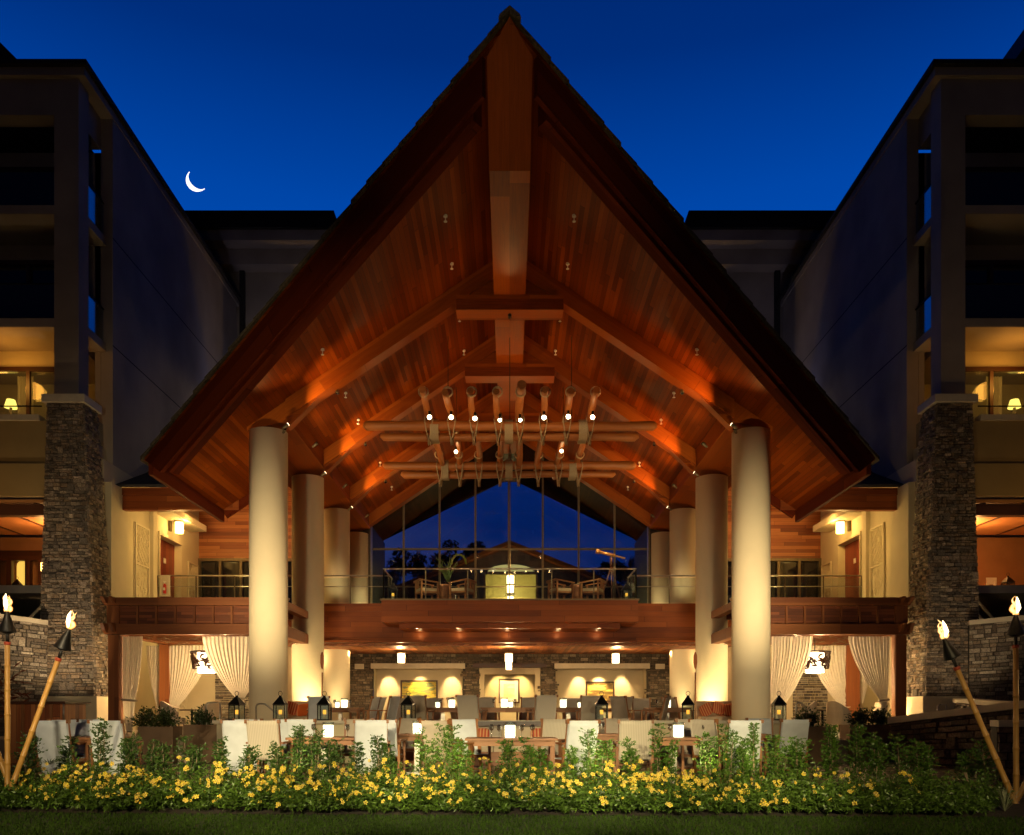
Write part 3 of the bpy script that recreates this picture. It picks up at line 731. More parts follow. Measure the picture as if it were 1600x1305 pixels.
    m.box(s*8.0, s*X, 37.70, 37.838, 7.721, 7.845); m.box(s*8.0, s*X, 37.72, 37.836, 5.301, 5.42)
    m.build('window_frame', M['bronze'], wn_)
    # low side roof between wing and pavilion
    lr = MB(); lr.box(s*9.3, s*13.55, 29.85, 30.1, 8.12, 8.62); f = lr.build('side_roof_fascia', M['fascia'], W)
    m = MB(); m.box(s*9.3, s*13.6, 29.8, 30.0, 8.623, 8.86); m.build('gutter', M['fascia'], W)
    m = MB(); pr = [(s*8.2, 32.4, 10.02), (s*13.49, 32.4, 10.02), (s*13.49, 37.7, 12.1), (s*8.2, 37.7, 12.1)]
    if s < 0: pr = pr[::-1]
    m.prism(pr, (0, 0, .12)); m.build('side_roof', M['roofdark'], W)
    m = MB(); pr = [(s*9.3, 29.75, 8.87), (s*13.49, 29.75, 8.87), (s*13.49, 32.39, 10.0), (s*9.3, 32.39, 10.0)]
    if s < 0: pr = pr[::-1]
    m.prism(pr, (0, 0, .1)); m.build('side_roof', M['roofdark'], W)
    m = MB(); m.box(s*8.02, s*13.49, 32.42, 37.69, 9.86, 9.96, g=(1, 0, 0)); m.build('side_ceiling', M['siding'], W)
    # garden level: end wall with stone strip and carved panels, seen through the cabana
    bx('garden_wall', 'plaster', 8.9, X, 33.4, 33.6, .55, 4.99)
    m = MB()
    if s < 0: stones(m, (-12.2+.9, 33.39, .55), (-9.95, 33.39, .55), (-9.95, 33.39, 4.6), (-11.3, 33.39, 4.6), .11, .14, .4, .08, 31)
    else: stones(m, (9.95+.9, 33.39, .55), (12.2, 33.39, .55), (12.2, 33.39, 4.6), (10.85, 33.39, 4.6), .11, .14, .4, .08, 32)
    m.build('stone_strip', M['stone'], W)
    r = random.Random(9)
    for (xa, xb) in ((12.35, 12.9), (9.2, 9.7)) :
        m = MB()
        m.box(s*xa, s*xb, 33.32, 33.34, .9, 4.0)
        for k in range(60):
            x = r.uniform(xa+.06, xb-.06); z = r.uniform(1.1, 3.8); l = r.uniform(.1, .25); tl = r.uniform(-.12, .12)
            m.tube([(s*x, 33.3, z), (s*(x+tl*.4), 33.29, z+l*.5), (s*max(xa+.03, min(xb-.03, x+tl)), 33.3, z+l)], [.006, .02, .006], 5)
        m.build('carved_screen', M['screen'], W)
    return W
M['olive'] = plain('olive_plaster', (.34, .24, .10), .85, ns=.15, nscale=1.5, bmp=.2)
M['screen'] = plain('carved_screen', (.72, .62, .42), .8, ns=.1, nscale=6)
M['ceil2'] = plain('orange_ceiling', (.42, .19, .07), .6, ns=.12, nscale=2)
M['loungewall'] = plain('lounge_wall', (.36, .17, .07), .8, ns=.2, nscale=1.5)
WL = wing(-1); WR = wing(1)
# lounge details, left: dark shelving with arched lit niche; right: picture frames
def rel(name, mb, mat, par, **k): return mb.build(name, M[mat], par, **k)
m = MB()
for x in (PX(-6, 33.6), PX(16, 33.6), PX(45, 33.6), PX(66, 33.6)): m.box(x-.1, x+.1, 33.5, 33.7, 5.25, 7.3)
m.box(PX(-40, 33.6), PX(80, 33.6), 33.49, 33.71, 7.02, 7.4); m.box(PX(-40, 33.6), PX(80, 33.6), 33.49, 33.72, 5.25, 5.6); rel('lounge_joinery', m, 'dark_wood', WL)
m = MB(); a = [(PX(25, 33.8), 5.5+.9), (PX(41, 33.8), 5.5+.9)]; zt = PZ(884, 33.8)
pts = [(a[0][0], 33.85, PZ(915, 33.8)), (a[1][0], 33.85, PZ(915, 33.8))]
for i in range(9):
    th = math.pi*i/8; xc = (a[0][0]+a[1][0])/2; rr = (a[1][0]-a[0][0])/2; pts.append((xc+rr*math.cos(th), 33.85, zt+rr*math.sin(th)))
m.prism(pts, (0, .04, 0)); rel('lit_niche', m, 'warmwin', WL)
m = MB(); m.box(PX(34, 33.8), PX(41, 33.8), 33.85, 33.89, PZ(935, 33.8), PZ(916, 33.8)); rel('lit_niche', m, 'warmwin', WL)
m = MB(); m.box(PX(66, 33.0), PX(71, 33.0), 32.9, 33.1, PZ(893, 33), PZ(880, 33)); rel('wall_lamp', m, 'lampglow', WL)
# ================= REAR BLOCK =================
for s in (-1, 1):
    sd = side_name(s)
    B = thing('rear_building', f'rear hotel block seen in the gap between pavilion roof and {sd} wing', 'building', (s*14, 43, 0))
    xe, xw = (8.35, 9.9) if s < 0 else (8.5, 10.1)
    m = MB(); m.box(s*xw, s*30, 43.5, 50, 4, 23.15); m.build('wall', M['wing'], B)
    m = MB(); m.box(s*xe, s*30, 41.9, 52, 23.90, 24.40); m.build('cornice', M['wing'], B)
    m = MB(); m.box(s*(xe+.6), s*30, 42.7, 51, 23.153, 23.897); m.build('soffit', M['wing'], B)
    m = MB()
    m.hexa([(min(s*(xe-.12), s*30.), 41.7, 24.403), (max(s*(xe-.12), s*30.), 41.7, 24.403), (max(s*(xe-.12), s*30.), 52, 24.403), (min(s*(xe-.12), s*30.), 52, 24.403),
            (min(s*(xe+.12), s*30.), 41.9, 25.33), (max(s*(xe+.12), s*30.), 41.9, 25.33), (max(s*(xe+.12), s*30.), 52, 25.33), (min(s*(xe+.12), s*30.), 52, 25.33)])
    m.build('roof', M['roofdark'], B)
    m = MB(); m.box(s*13.2, s*13.45, 43.3, 43.49, 8, 23.15); m.build('downpipe', M['roofdark'], B)
    for k in range(3):
        m = MB(); z = 11+k*3.6; m.box(s*11.0, s*12.6, 43.40, 43.49, z, z+1.9); m.build('window', M['darkglass'], B)

# ================= BEYOND THE GLASS =================
H = thing('garden_house', 'small gabled house with glowing yellow doors seen through the glass wall', 'house', (0, 52, 5.26))
m = MB(); m.box(-7.5, 7.5, 52, 58, 5.26, 8.2); m.build('wall', M['dark_wood'], H)
for s in (-1, 1):
    m = MB(); pr = [(0, 51.3, 11.05), (s*8.4, 51.3, 7.7), (s*8.4, 51.3, 7.95), (0, 51.3, 11.3)]
    if s < 0: pr = pr[::-1]
    m.prism(pr, (0, 7, 0)); m.build('roof', M['fascia'], H)
m = MB(); m.prism([(-7.4, 51.98, 8.2), (7.4, 51.98, 8.2), (0, 51.98, 11.0)], (0, .1, 0)); m.build('gable', M['dark_wood'], H)
m = MB(); m.box(PX(758, 51.9), PX(838, 51.9), 51.88, 51.94, 5.3, PZ(898, 51.9)); dd = m.build('door', M['yellowdoor'] if 'yellowdoor' in M else emis('lit_yellow_door', (1, .47, .05), 1.0, (.5, .35, .1)), H)  # wooden door; the lamplight on it is put in as emission
m = MB(); pts = [(PX(762, 51.9), 51.88, PZ(893, 51.9)), (PX(834, 51.9), 51.88, PZ(893, 51.9))]
for i in range(9):
    th = math.pi*i/8; pts.append((PX(798, 51.9)+math.cos(th)*1.37, 51.88, PZ(893, 51.9)+.42*math.sin(th)))
m.prism(pts, (0, .05, 0)); m.build('fanlight', emis('lit_fanlight', (1, .62, .16), 2.0), H)
m = MB()
for px in (757, 797, 839): m.box(PX(px, 51.8)-.07, PX(px, 51.8)+.07, 51.8, 51.87, 5.3, PZ(896, 51.8))
m.box(PX(757, 51.8), PX(839, 51.8), 51.79, 51.868, PZ(897, 51.8), PZ(893.5, 51.8)); m.build('door_frame', M['dark_wood'], dd)
for px in (610, 650, 690, 870, 910, 950, 985):
    m = MB(); x = PX(px, 51.9)
    for a in (-.72, -.05, .62): m.box(x+a, x+a+.1, 51.88, 51.97, 5.4, 7.7)
    m.box(x-.72, x+.72, 51.87, 51.96, 7.7, 7.82); o_ = m.build('window', M['bronze'], H)
    m = MB(); m.box(x-.7, x+.7, 51.965, 51.975, 5.4, 7.69); m.build('pane', M['darkglass'], o_)
# dark trees behind the glass
def leafcloud(m, c, rx, ry, rz, n, ls, base, r, tip=None):
    for i in range(n):
        while 1:
            p = Vector((r.uniform(-1, 1), r.uniform(-1, 1), r.uniform(-1, 1)))
            if p.length < 1: break
        p = Vector(c)+Vector((p.x*rx, p.y*ry, p.z*rz)); a = Vector((r.gauss(0, 1), r.gauss(0, 1), r.gauss(0, 1))).normalized(); q = a.orthogonal().normalized()
        l = ls*r.uniform(.6, 1.3); k = r.uniform(.6, 1.4); cc = tuple(x*k for x in base)
        b = len(m.V); m.V += [p-a*l*.5, p+q*l*.22, p+a*l*.5, p-q*l*.22]; m.face([b, b+1, b+2, b+3], None, False, cc)
rt = random.Random(17)
for i, (px, py, w_, d) in enumerate(((598, 868, 40, 62), (652, 846, 46, 66), (712, 842, 44, 68), (985, 858, 46, 64), (925, 876, 36, 66), (1030, 850, 44, 60))):
    x = PX(px, d); zt = PZ(py, d); rw = w_*d/F
    lab = ['round tree at the left end of the glass wall, behind it', 'taller dark tree behind the second pane from the left of the glass wall', 'bushy dark tree just left of the garden house roof behind the glass', 'tall dark tree behind the glass near the telescope', 'low dark tree behind the glass between house roof and telescope', 'dark tree behind the right end of the glass wall'][i]
    T = thing('tree', 'dark '+lab if not 'dark' in lab else lab, 'tree', (x, d, 5.26), 'trees beyond the glass wall')
    m = MB(); m.tube([(x, d, 5.2), (x+.1, d, (5.2+zt)/2), (x, d, zt-.6)], [.2, .13, .04], 8)
    for k in range(5): m.tube([(x, d, zt-2.2+.2*k), (x+rt.uniform(-1, 1)*rw*.8, d+rt.uniform(-.6, .6), zt-.9+.1*k)], [.07, .02], 6)
    m.build('trunk', M['stem'], T)
    m = MB()
    for k in range(9):
        leafcloud(m, (x+rt.uniform(-.8, .8)*rw, d+rt.uniform(-.8, .8), zt-.5-rt.random()*2.3), .7, .7, .5, 210, .28, (.025, .04, .015), rt)
    m.build('crown', M['treedark'], T)

# ================= CHANDELIER =================
CH = thing('log_chandelier', 'large hanging timber grid of rope-lashed logs with small bright bulbs', 'chandelier', (0, 30, 10))
rc = random.Random(12)
ZC = 10.38
def wobble(p0, p1, r0, r1, n, amp, r):
    p0 = Vector(p0); p1 = Vector(p1); pts = []; rad = []
    ph = r.uniform(0, 6)
    for i in range(n+1):
        t = i/n; p = p0.lerp(p1, t)+Vector((math.sin(t*7+ph)*amp*.6, math.sin(t*5+ph)*amp*.4, math.cos(t*6+ph*2)*amp)); pts.append(p); rad.append((r0+(r1-r0)*t)*(1+.05*math.sin(t*23+ph)))
    return pts, rad
def longlog(x0, x1, y, z, r0, r1):
    pts, rad = wobble((x0, y, z), (x1, y, z), r0, r1, 24, .02, rc); pts = [(p.x, p.y, p.z) for p in pts]
    m = MB(); m.tube([(x0-.12, y, z+.05)]+pts+[(x1+.12, y, z+.05)], [rad[0]*.5]+rad+[rad[-1]*.5], 14); m.build('long_log', M['log'], CH)
longlog(PX(574, 28), PX(1020, 28), 28.0, ZC, .16, .15); longlog(PX(600, 28.3), PX(992, 28.3), 28.35, ZC-.24, .13, .14)
longlog(PX(604, 32.5), PX(988, 32.5), 32.5, ZC, .15, .16); longlog(PX(630, 32.5), PX(958, 32.5), 32.85, ZC-.24, .14, .12)
crx = [-2.6, -1.87, -1.15, -.37, .33, 1.07, 1.83, 2.58]
def ropecoil(m, c, r, axis, turns, w_, colr=(.45, .33, .2)):
    pts = []; ax = Vector(axis).normalized(); a = ax.orthogonal().normalized(); b = ax.cross(a)
    n = turns*12
    for i in range(n+1):
        th = 2*math.pi*i/12; pts.append(Vector(c)+ax*(i/n-.5)*w_+(a*math.cos(th)+b*math.sin(th))*r)
    m.tube(pts, .018, 5, c=colr)
for i, x in enumerate(crx):
    y0 = 25.7+rc.uniform(-.15, .25); y1 = 34.0
    if i == 4: y0 = 25.3
    pts, rad = wobble((x, y0, ZC+.30), (x*.97, y1, ZC+.04), .10+(.03 if i == 4 else 0), .105, 22, .07, rc)
    m = MB(); m.tube(pts, rad, 12); cl = m.build('cross_log', M['log'], CH)
    for yy in (28.17, 32.67):
        m = MB()
        z_ = ZC+(.30 if yy < 30 else .12)
        for dx in (-.05, .05):
            for dy in (-.14, .14):
                # V shaped sling under the long pair
                m.tube([(x+dx*1.6, yy+dy-.1, z_+.12), (x+dx*2.6, yy+dy-.22, z_-.15), (x+dx*1.4, yy+dy-.15, z_-.5), (x-dx*.6, yy+dy*.4, z_-.84), (x-dx*1.2, yy+dy+.25, z_-.3)], .022, 5, c=(.42, .31, .19))
        m.build('rope_sling', M['rope'], CH)
    for yy, rr in ((25.95, .145), (29.8, .14), (31.6, .14)):
        m = MB(); ropecoil(m, (x*.99, yy, ZC+.36-.30*(yy-25.7)/8.3), rr, (0, 1, 0), 4, .12); m.build('rope_band', M['rope'], CH)
for y in (28.17, 32.67):
    for x in (-2.42, -.03, 2.35):
        m = MB()
        for k in range(8):
            xx = x-.12+k*.034; m.tube([(xx, y-.22, ZC+.2), (xx, y-.36, ZC-.05), (xx, y-.22, ZC-.42), (xx, y+.3, ZC-.42), (xx, y+.4, ZC), (xx, y, ZC+.22)], .017, 5, c=(.5, .40, .26))
        m.build('rope_lashing', M['rope'], CH)
for x in (-2.0, 0, 2.0):
    m = MB(); m.tube([(x, 28.2, ZC+.3), (x, 28.2, zs(x)-.01)], .012, 6); m.tube([(x, 32.6, ZC+.3), (x, 32.6, zs(x)-.01)], .012, 6); m.build('hanger_rod', M['black'], CH)
for i, (px, py) in enumerate(((671, 651), (705, 651), (742, 653), (781, 655.5), (813, 655.5), (850, 651.5), (888, 650), (926, 651))):
    p = P(px, py, 26.55); r_ = .05 if i not in (3, 4) else .04
    m = MB(); m.tube([p+Z*.0, p+Z*.16], .04, 8); h = m.build('lamp_socket', M['black'], CH)
    m = MB(); m.ball(p-Z*.02, r_*1.35, n=12); m.build('bulb', M['bulb'], CH)
    lamp('POINT', p-Z*.1, 26, (1, .56, .20), .05, name='chandelier_light')
for px, py in ((712.5, 705), (877.5, 704)):
    p = P(px, py, 30.6); m = MB(); m.tube([p+Z*.0, p+Z*.3], .035, 8); m.build('lamp_socket', M['black'], CH)
    m = MB(); m.ball(p-Z*.02, .06, n=12); m.build('bulb', M['bulb'], CH)
    lamp('POINT', p-Z*.1, 26, (1, .56, .20), .05, name='chandelier_light')
# ================= MOON =================
c0 = P(308, 281, 1500); rr = 17.6*1500/F
m = MB(); n = 28
ang = R(222)   # direction of the bright limb
def mp(a, r_, off=(0, 0)): return (c0.x+off[0]+math.cos(a)*r_, 1500, c0.z+off[1]+math.sin(a)*r_)
out = [mp(ang-R(88)+R(176)*i/n, rr) for i in range(n+1)]
off = (-math.cos(ang)*rr*.30, -math.sin(ang)*rr*.30)
inn = []
for i in range(n+1):
    a = ang+R(88)-R(176)*i/n
    # inner limb: flatter ellipse through the horns
    t = (a-ang); u = math.cos(t)*.52*rr*1.0+0; v = math.sin(t)*rr
    u = math.cos(t)*rr*.62
    inn.append((c0.x+math.cos(ang)*u-math.sin(ang)*v, 1500, c0.z+math.sin(ang)*u+math.cos(ang)*v))
for i in range(n): m.poly([out[i], out[i+1], inn[n-i-1], inn[n-i]])
b = len(m.V)
mo = m.build('moon', M['moon']); sm = mo.modifiers.new('solid', 'SOLIDIFY'); sm.thickness = 2
tag(mo, 'thin white crescent moon in the blue sky left of the roof', 'moon')
# ================= CABANAS =================
def curtain(name_label, s, y, xt0, xt1, xb0, xb1, zt, zb, tie_z=None, pleats=14, grp=None, tail=True, seed=1, ydir=0.0):
    """hanging sheer: gathered from top edge xt0..xt1 to bottom xb0..xb1 (tie), with a tail below the tie"""
    r = random.Random(seed); m = MB(); nu = pleats*6; nv = 18
    ph = [r.uniform(-.5, .5) for _ in range(6)]
    def P_(u, v, x0, x1, z, amp):
        x = x0+(x1-x0)*u
        a = math.sin(2*math.pi*pleats*u+ph[0]+.6*math.sin(5*u+ph[1]))+.35*math.sin(2*math.pi*pleats*.37*u+ph[2])
        return Vector((s*x, y+amp*a+ydir*u, z))
    rows = []
    zend = tie_z if tie_z is not None else zb
    for j in range(nv+1):
        v = j/nv; z = zt+(zend-zt)*v
        k = v**1.7 if tie_z is not None else v*.2
        x0 = xt0+(xb0-xt0)*k; x1 = xt1+(xb1-xt1)*(v**(.8) if False else k)
        rows.append([P_(i/nu, v, x0, x1, z+(0 if tie_z is None else .0), .045*(1-.45*v)) for i in range(nu+1)])
    if tie_z is not None and tail:
        for j in range(1, 9):
            v = j/8; z = tie_z+(zb-tie_z)*v; sp = .10*v
            rows.append([P_(i/nu, v, xb0-sp, xb1+sp, z, .03+.015*v) for i in range(nu+1)])
    b = len(m.V)
    for rw in rows: m.V += rw
    for j in range(len(rows)-1):
        for i in range(nu):
            a = b+j*(nu+1)+i; f = [a, a+1, a+nu+2, a+nu+1]
            m.face(f, [(i/nu*2, j*.2), ((i+1)/nu*2, j*.2), ((i+1)/nu*2, j*.2+.2), (i/nu*2, j*.2+.2)], True)
    o = m.build('curtain', M['curtain'])
    if tie_z is not None:
        t = MB(); xc = (xb0+xb1)/2; wd = abs(xb1-xb0)/2+.04
        pts = [(s*(xc+wd*math.cos(a)), y+.07*math.sin(a), tie_z+.02*math.cos(a)) for a in [i*6.283/12 for i in range(13)]]
        t.tube(pts, .035, 6); t.build('tieback', M['taupe'], o)
    return tag(o, name_label, 'curtain', grp)
def cabana(s):
    sd = side_name(s); C = thing('cabana', f'{sd} timber cabana with panelled frieze beside the round columns', 'cabana', (s*9.5, 28.5, .55))
    xo, xi, y0, y1 = 12.2, 6.95, 26.4, 30.6
    if s > 0: xo = 12.05
    for (x, y) in ((xo-.17, y0+.17), (xi+.12, y0+.17), (xo-.17, y1-.15), (xi+.12, y1-.15)):
        m = MB(); w_ = .16; m.box(s*(x-w_), s*(x+w_), y-w_, y+w_, .56, 3.52, g=(0, 0, 1)); m.build('post', M['redwood'], C, bevel=.012)
    for z0, z1, ex in ((3.54, 3.86, .18), (4.42, 4.66, .22)):
        for (ya, yb) in ((y0-.04, y0+.28), (y1-.28, y1)):
            m = MB()
            pr = [(s*(xo+ex*.35), ya, z0), (s*(xi-ex*.35), ya, z0), (s*(xi-ex), ya, z1), (s*(xo+ex), ya, z1)]
            if s > 0: pr = pr[::-1]
            m.prism(pr, (0, yb-ya, 0), (1, 0, 0)); m.build('beam', M['redwood'], C)
        for xx in (xo-.3, xi+.02):
            m = MB(); m.box(s*xx, s*(xx+.26), y0+.285, y1-.285, z0+.002, z1-.002); m.build('beam', M['redwood'], C)
        for xx in (xo-.28, xo-.02, xi+.05, xi+.28):   # beam ends poking forward
            m = MB(); pr = [(s*xx, y0-.045, z0+.03), (s*xx, y0-.20, z0+.10), (s*xx, y0-.34, z1-.004), (s*xx, y0-.045, z1-.004)]
            m.prism(pr, (s*.10, 0, 0)); m.build('beam_end', M['redwood'], C)
    for ya, yb in ((y0+.08, y0+.12),):
        m = MB(); m.box(s*(xo-.1), s*(xi+.1), ya, yb, 3.865, 4.415); 
        fr_ = m.build('frieze_panel', M['cabpanel'], C)
        n = 8
        for i in range(n+1):
            x = xo-.32-(xo-xi-.66)*i/n; m = MB(); m.box(s*(x-.03), s*(x+.03), y0, y0+.078, 3.866, 4.414, g=(0, 0, 1)); m.build('stile', M['redwood'], fr_)
        m = MB(); m.box(s*(xo+.02), s*(xo-.34), y0-.01, y0+.079, 3.867, 4.413); m.build('stile', M['redwood'], fr_)
    m = MB()
    for i in range(13):
        y = y0+.5+i*.28; m.beam((s*(xo-.1), y, 3.62), (s*(xi+.1), y, 3.62), .07, .12)
    m.build('ceiling_battens', M['redwood'], C)
    m = MB(); m.box(s*(xo-.05), s*(xi+.05), y0+.3, y1-.3, 3.87, 3.9); m.build('ceiling', M['redwood'], C)
    r = random.Random(4); m = MB()
    for k in range(46):   # twiggy fairy-light vines under the battens
        x = r.uniform(xi+.3, xo-.3); y = r.uniform(y0+.3, y1-.4); p = Vector((s*x, y, 3.5)); pts = [p]
        for j in range(4): p = p+Vector((r.uniform(-.15, .15), r.uniform(-.1, .1), r.uniform(-.05, .05))); pts.append(p)
        m.tube(pts, .009, 4)
    m.build('hanging_vine', M['stem'], C)
    G = f'sheer curtains of the {sd} cabana'
    curtain(f'sheer curtain tied at the outer front post of the {sd} cabana', s, y0+.22, xo-.36, xo-.98 if s < 0 else xi+2.05, xo-.36, xo-.75, 3.5, .6, 1.55, 9, G, seed=1) if s < 0 else \
        curtain('sheer curtain tied at the outer front post of the right cabana', s, y0+.22, xo-.4, xo-1.7, xo-.5, xo-.72, 3.5, .6, 1.55, 13, G, seed=2)
    if s < 0: curtain('wide sheer curtain swept to the inner front post of the left cabana', s, y0+.22, xi+.32, xi+2.45, xi+1.18, xi+1.42, 3.5, .6, 1.6, 17, G, seed=3)
    else: curtain('wide sheer curtain swept to the inner front post of the right cabana', s, y0+.22, xi+1.05, xi+2.3, xi+1.0, xi+1.45, 3.5, .6, 1.4, 13, G, seed=4)
    yb = y1-.2
    xp = abs(PX(256, yb)) if s < 0 else abs(PX(1336, yb))
    m = MB(); m.box(s*(xp-.12), s*(xp+.12), yb-.12, yb+.12, .56, 3.52, g=(0, 0, 1)); m.build('post', M['redwood'], C)
    curtain(f'sheer curtain on the outer side of the rear post of the {sd} cabana', s, yb, xp+.62, xp+.14, xp+.24, xp+.12, 3.5, .6, 1.3, 7, G, seed=5)
    curtain(f'broad sheer curtain at the back of the {sd} cabana, tied to the rear post', s, yb-.02, xp-.14, xp-1.65, xp-.14, xp-.5, 3.5, .6, 1.35, 13, G, seed=6)
    # drum pendant lamp
    lx, ly, lz = (PX(323, 28.2), 28.2, 3.12) if s < 0 else (PX(1273, 28.2), 28.2, 3.12)
    D = thing('drum_pendant', f'lit drum lamp with dark swirl cut-outs hanging in the {sd} cabana', 'lamp', (lx, ly, lz), 'drum lamps in the cabanas')
    m = MB(); m.tube([(lx, ly, lz+.02), (lx, ly, 3.6)], .012, 6); m.tube([(lx, ly, 3.58), (lx, ly, 3.6)], .06, 10); m.build('cord', M['black'], D)
    m = MB(); m.lathe([(.30, lz-.66), (.30, lz-.0)], lx, ly, 28); m.build('diffuser', M['shade'], D)
    m = MB(); m.lathe([(.505, lz-.005), (.505, lz+.03), (.47, lz+.03), (.47, lz-.004)], lx, ly, 32)
    r = random.Random(40)
    def sh(a, z):   # point on the tapered outer shade
        t = (z-(lz-.55))/.55; rr_ = .40+.09*t; return Vector((lx+rr_*math.cos(a), ly+rr_*math.sin(a), z))
    for k in range(120):
        a = r.uniform(0, 6.283); z = r.uniform(lz-.48, lz-.04); pts = []; th = r.uniform(0, 6.28); cur = r.uniform(-1.2, 1.2)
        for j in range(6): pts.append(sh(a, z)); a += math.cos(th)*.09; z = max(lz-.53, min(lz, z+math.sin(th)*.045)); th += cur*.5
        m.tube(pts, [.016, .028, .034, .034, .028, .014], 5)
    for zz in (lz-.53,): m.tube([sh(i*6.2832/28, zz) for i in range(29)], .012, 5)
    m.build('shade', M['dark_wood'], D)
    lamp('POINT', (lx, ly, lz-.85), 230, (1, .70, .38), .12, name='cabana_light')
    lamp('POINT', (s*9.6, 29.3, 3.3), 30, (1, .70, .38), .1, name='cabana_light')  # fill added near the ceiling for the curtains, no fitting here
    lamp('POINT', (s*9.6, 26.9, 3.2), 14, (1, .70, .38), .1, name='cabana_light')  # another added fill, for the front curtains
    # ground uplight by the inner and outer front posts
    for xx in (xi+.75, xo-.45):
        u = Vector((s*xx, y0+.5, .62)); m = MB(); m.tube([u-Z*.06, u], .09, 12); m.build('uplight', M['bronze'], C)
        lamp('SPOT', u+Z*.03, 150, (1, .74, .38), .05, u+Vector((0, 0, 4)), 95, .8, name='uplight_light')
    return C
M['cabpanel'] = wood('cabana_panel', [(.08, .02, .008), (.15, .04, .013), (.22, .06, .02), (.26, .085, .03)], .09, 1.4, .45, joint=.3)
cabana(-1); cabana(1)

# ================= FURNITURE PROTOTYPES =================
def mk_chair(name, label, back, backh=.62, low=.44, arms=True):
    t = thing(name, label, 'chair')
    for sx in (-1, 1):
        m = MB(); m.box(sx*.27-.022, sx*.27+.022, .20, .245, 0, .66); m.build('leg', M['teak'], t)
        m = MB(); m.beam((sx*.27, -.22, 0), (sx*.27, -.25, .62), .044, .045); m.build('leg', M['teak'], t)
        if arms:
            m = MB(); m.box(sx*.27-.035, sx*.27+.035, -.28, .26, .662, .69, g=(0, 1, 0)); m.build('armrest', M['teak'], t)
        m = MB(); m.beam((sx*.245, -.22, .40), (sx*.245, -.36, 1.04), .035, .04); m.build('back_post', M['teak'], t)
        m = MB(); m.box(sx*.255-.012, sx*.255+.012, -.2, .2, .37, .42, g=(0, 1, 0)); m.build('side_rail', M['teak'], t)
    m = MB(); m.box(-.245, .245, .205, .235, .37, .42); m.build('seat_frame', M['teak'], t); m = MB(); m.box(-.245, .245, -.22, -.19, .12, .16); m.build('stretcher', M['teak'], t)
    m = MB(); n = 10
    prof = [(.23-.45*i/n, .435-.03*math.sin(math.pi*i/n)) for i in range(n+1)]
    for (ya, za), (yb, zb) in zip(prof, prof[1:]): m.hexa([(-.235, ya, za-.02), (.235, ya, za-.02), (.235, yb, zb-.02), (-.235, yb, zb-.02), (-.235, ya, za), (.235, ya, za), (.235, yb, zb), (-.235, yb, zb)][::1] if ya < yb else [(-.235, yb, zb-.02), (.235, yb, zb-.02), (.235, ya, za-.02), (-.235, ya, za-.02), (-.235, yb, zb), (.235, yb, zb), (.235, ya, za), (-.235, ya, za)])
    m.build('seat', back, t)
    # sling back, wrapped round a top bar, slightly bowed
    m = MB(); nu, nv = 12, 8; w0 = .255
    def bp(u, v, off):
        x = -w0+2*w0*u; z = 1.03-backh*v; y = -.36+.14*(1.03-z)/.6 - off - .025*math.sin(math.pi*u)*(-1 if off else -1)*0 + .02*math.sin(math.pi*u)
        return Vector((x, y, z))
    for off, flip in ((.045, False), (.0, True)):
        b = len(m.V)
        for j in range(nv+1):
            for i in range(nu+1): m.V.append(bp(i/nu, j/nv, off))
        for j in range(nv):
            for i in range(nu):
                a = b+j*(nu+1)+i; f = [a, a+1, a+nu+2, a+nu+1]
                m.face(f if flip else f[::-1], [(m.V[k].x, m.V[k].z) for k in (f if flip else f[::-1])], True)
    nn = (nu+1)*(nv+1)
    def q(i, j, o): return o*nn+j*(nu+1)+i
    for i in range(nu): m.face([q(i, 0, 0), q(i+1, 0, 0), q(i+1, 0, 1), q(i, 0, 1)], None, True); m.face([q(i, nv, 0), q(i, nv, 1), q(i+1, nv, 1), q(i+1, nv, 0)])
    for j in range(nv): m.face([q(0, j, 0), q(0, j, 1), q(0, j+1, 1), q(0, j+1, 0)][::-1]); m.face([q(nu, j, 0), q(nu, j+1, 0), q(nu, j+1, 1), q(nu, j, 1)][::-1])
    m.build('backrest', back, t)
    for sx in (-1, 1):
        m = MB(); m.box(sx*.262-.02, sx*.262+.02, -.41, -.34, .985, 1.045); m.build('corner_cap', M['teak'], t)
    return t
chW = Proto(mk_chair('armchair', 'white sling armchair', M['white']))
chS = Proto(mk_chair('armchair', 'striped sling armchair', M['striped']))
chT = Proto(mk_chair('armchair', 'taupe sling armchair', M['taupe']))
chL = Proto(mk_chair('armchair', 'white long-backed sling armchair', M['white'], backh=.85))
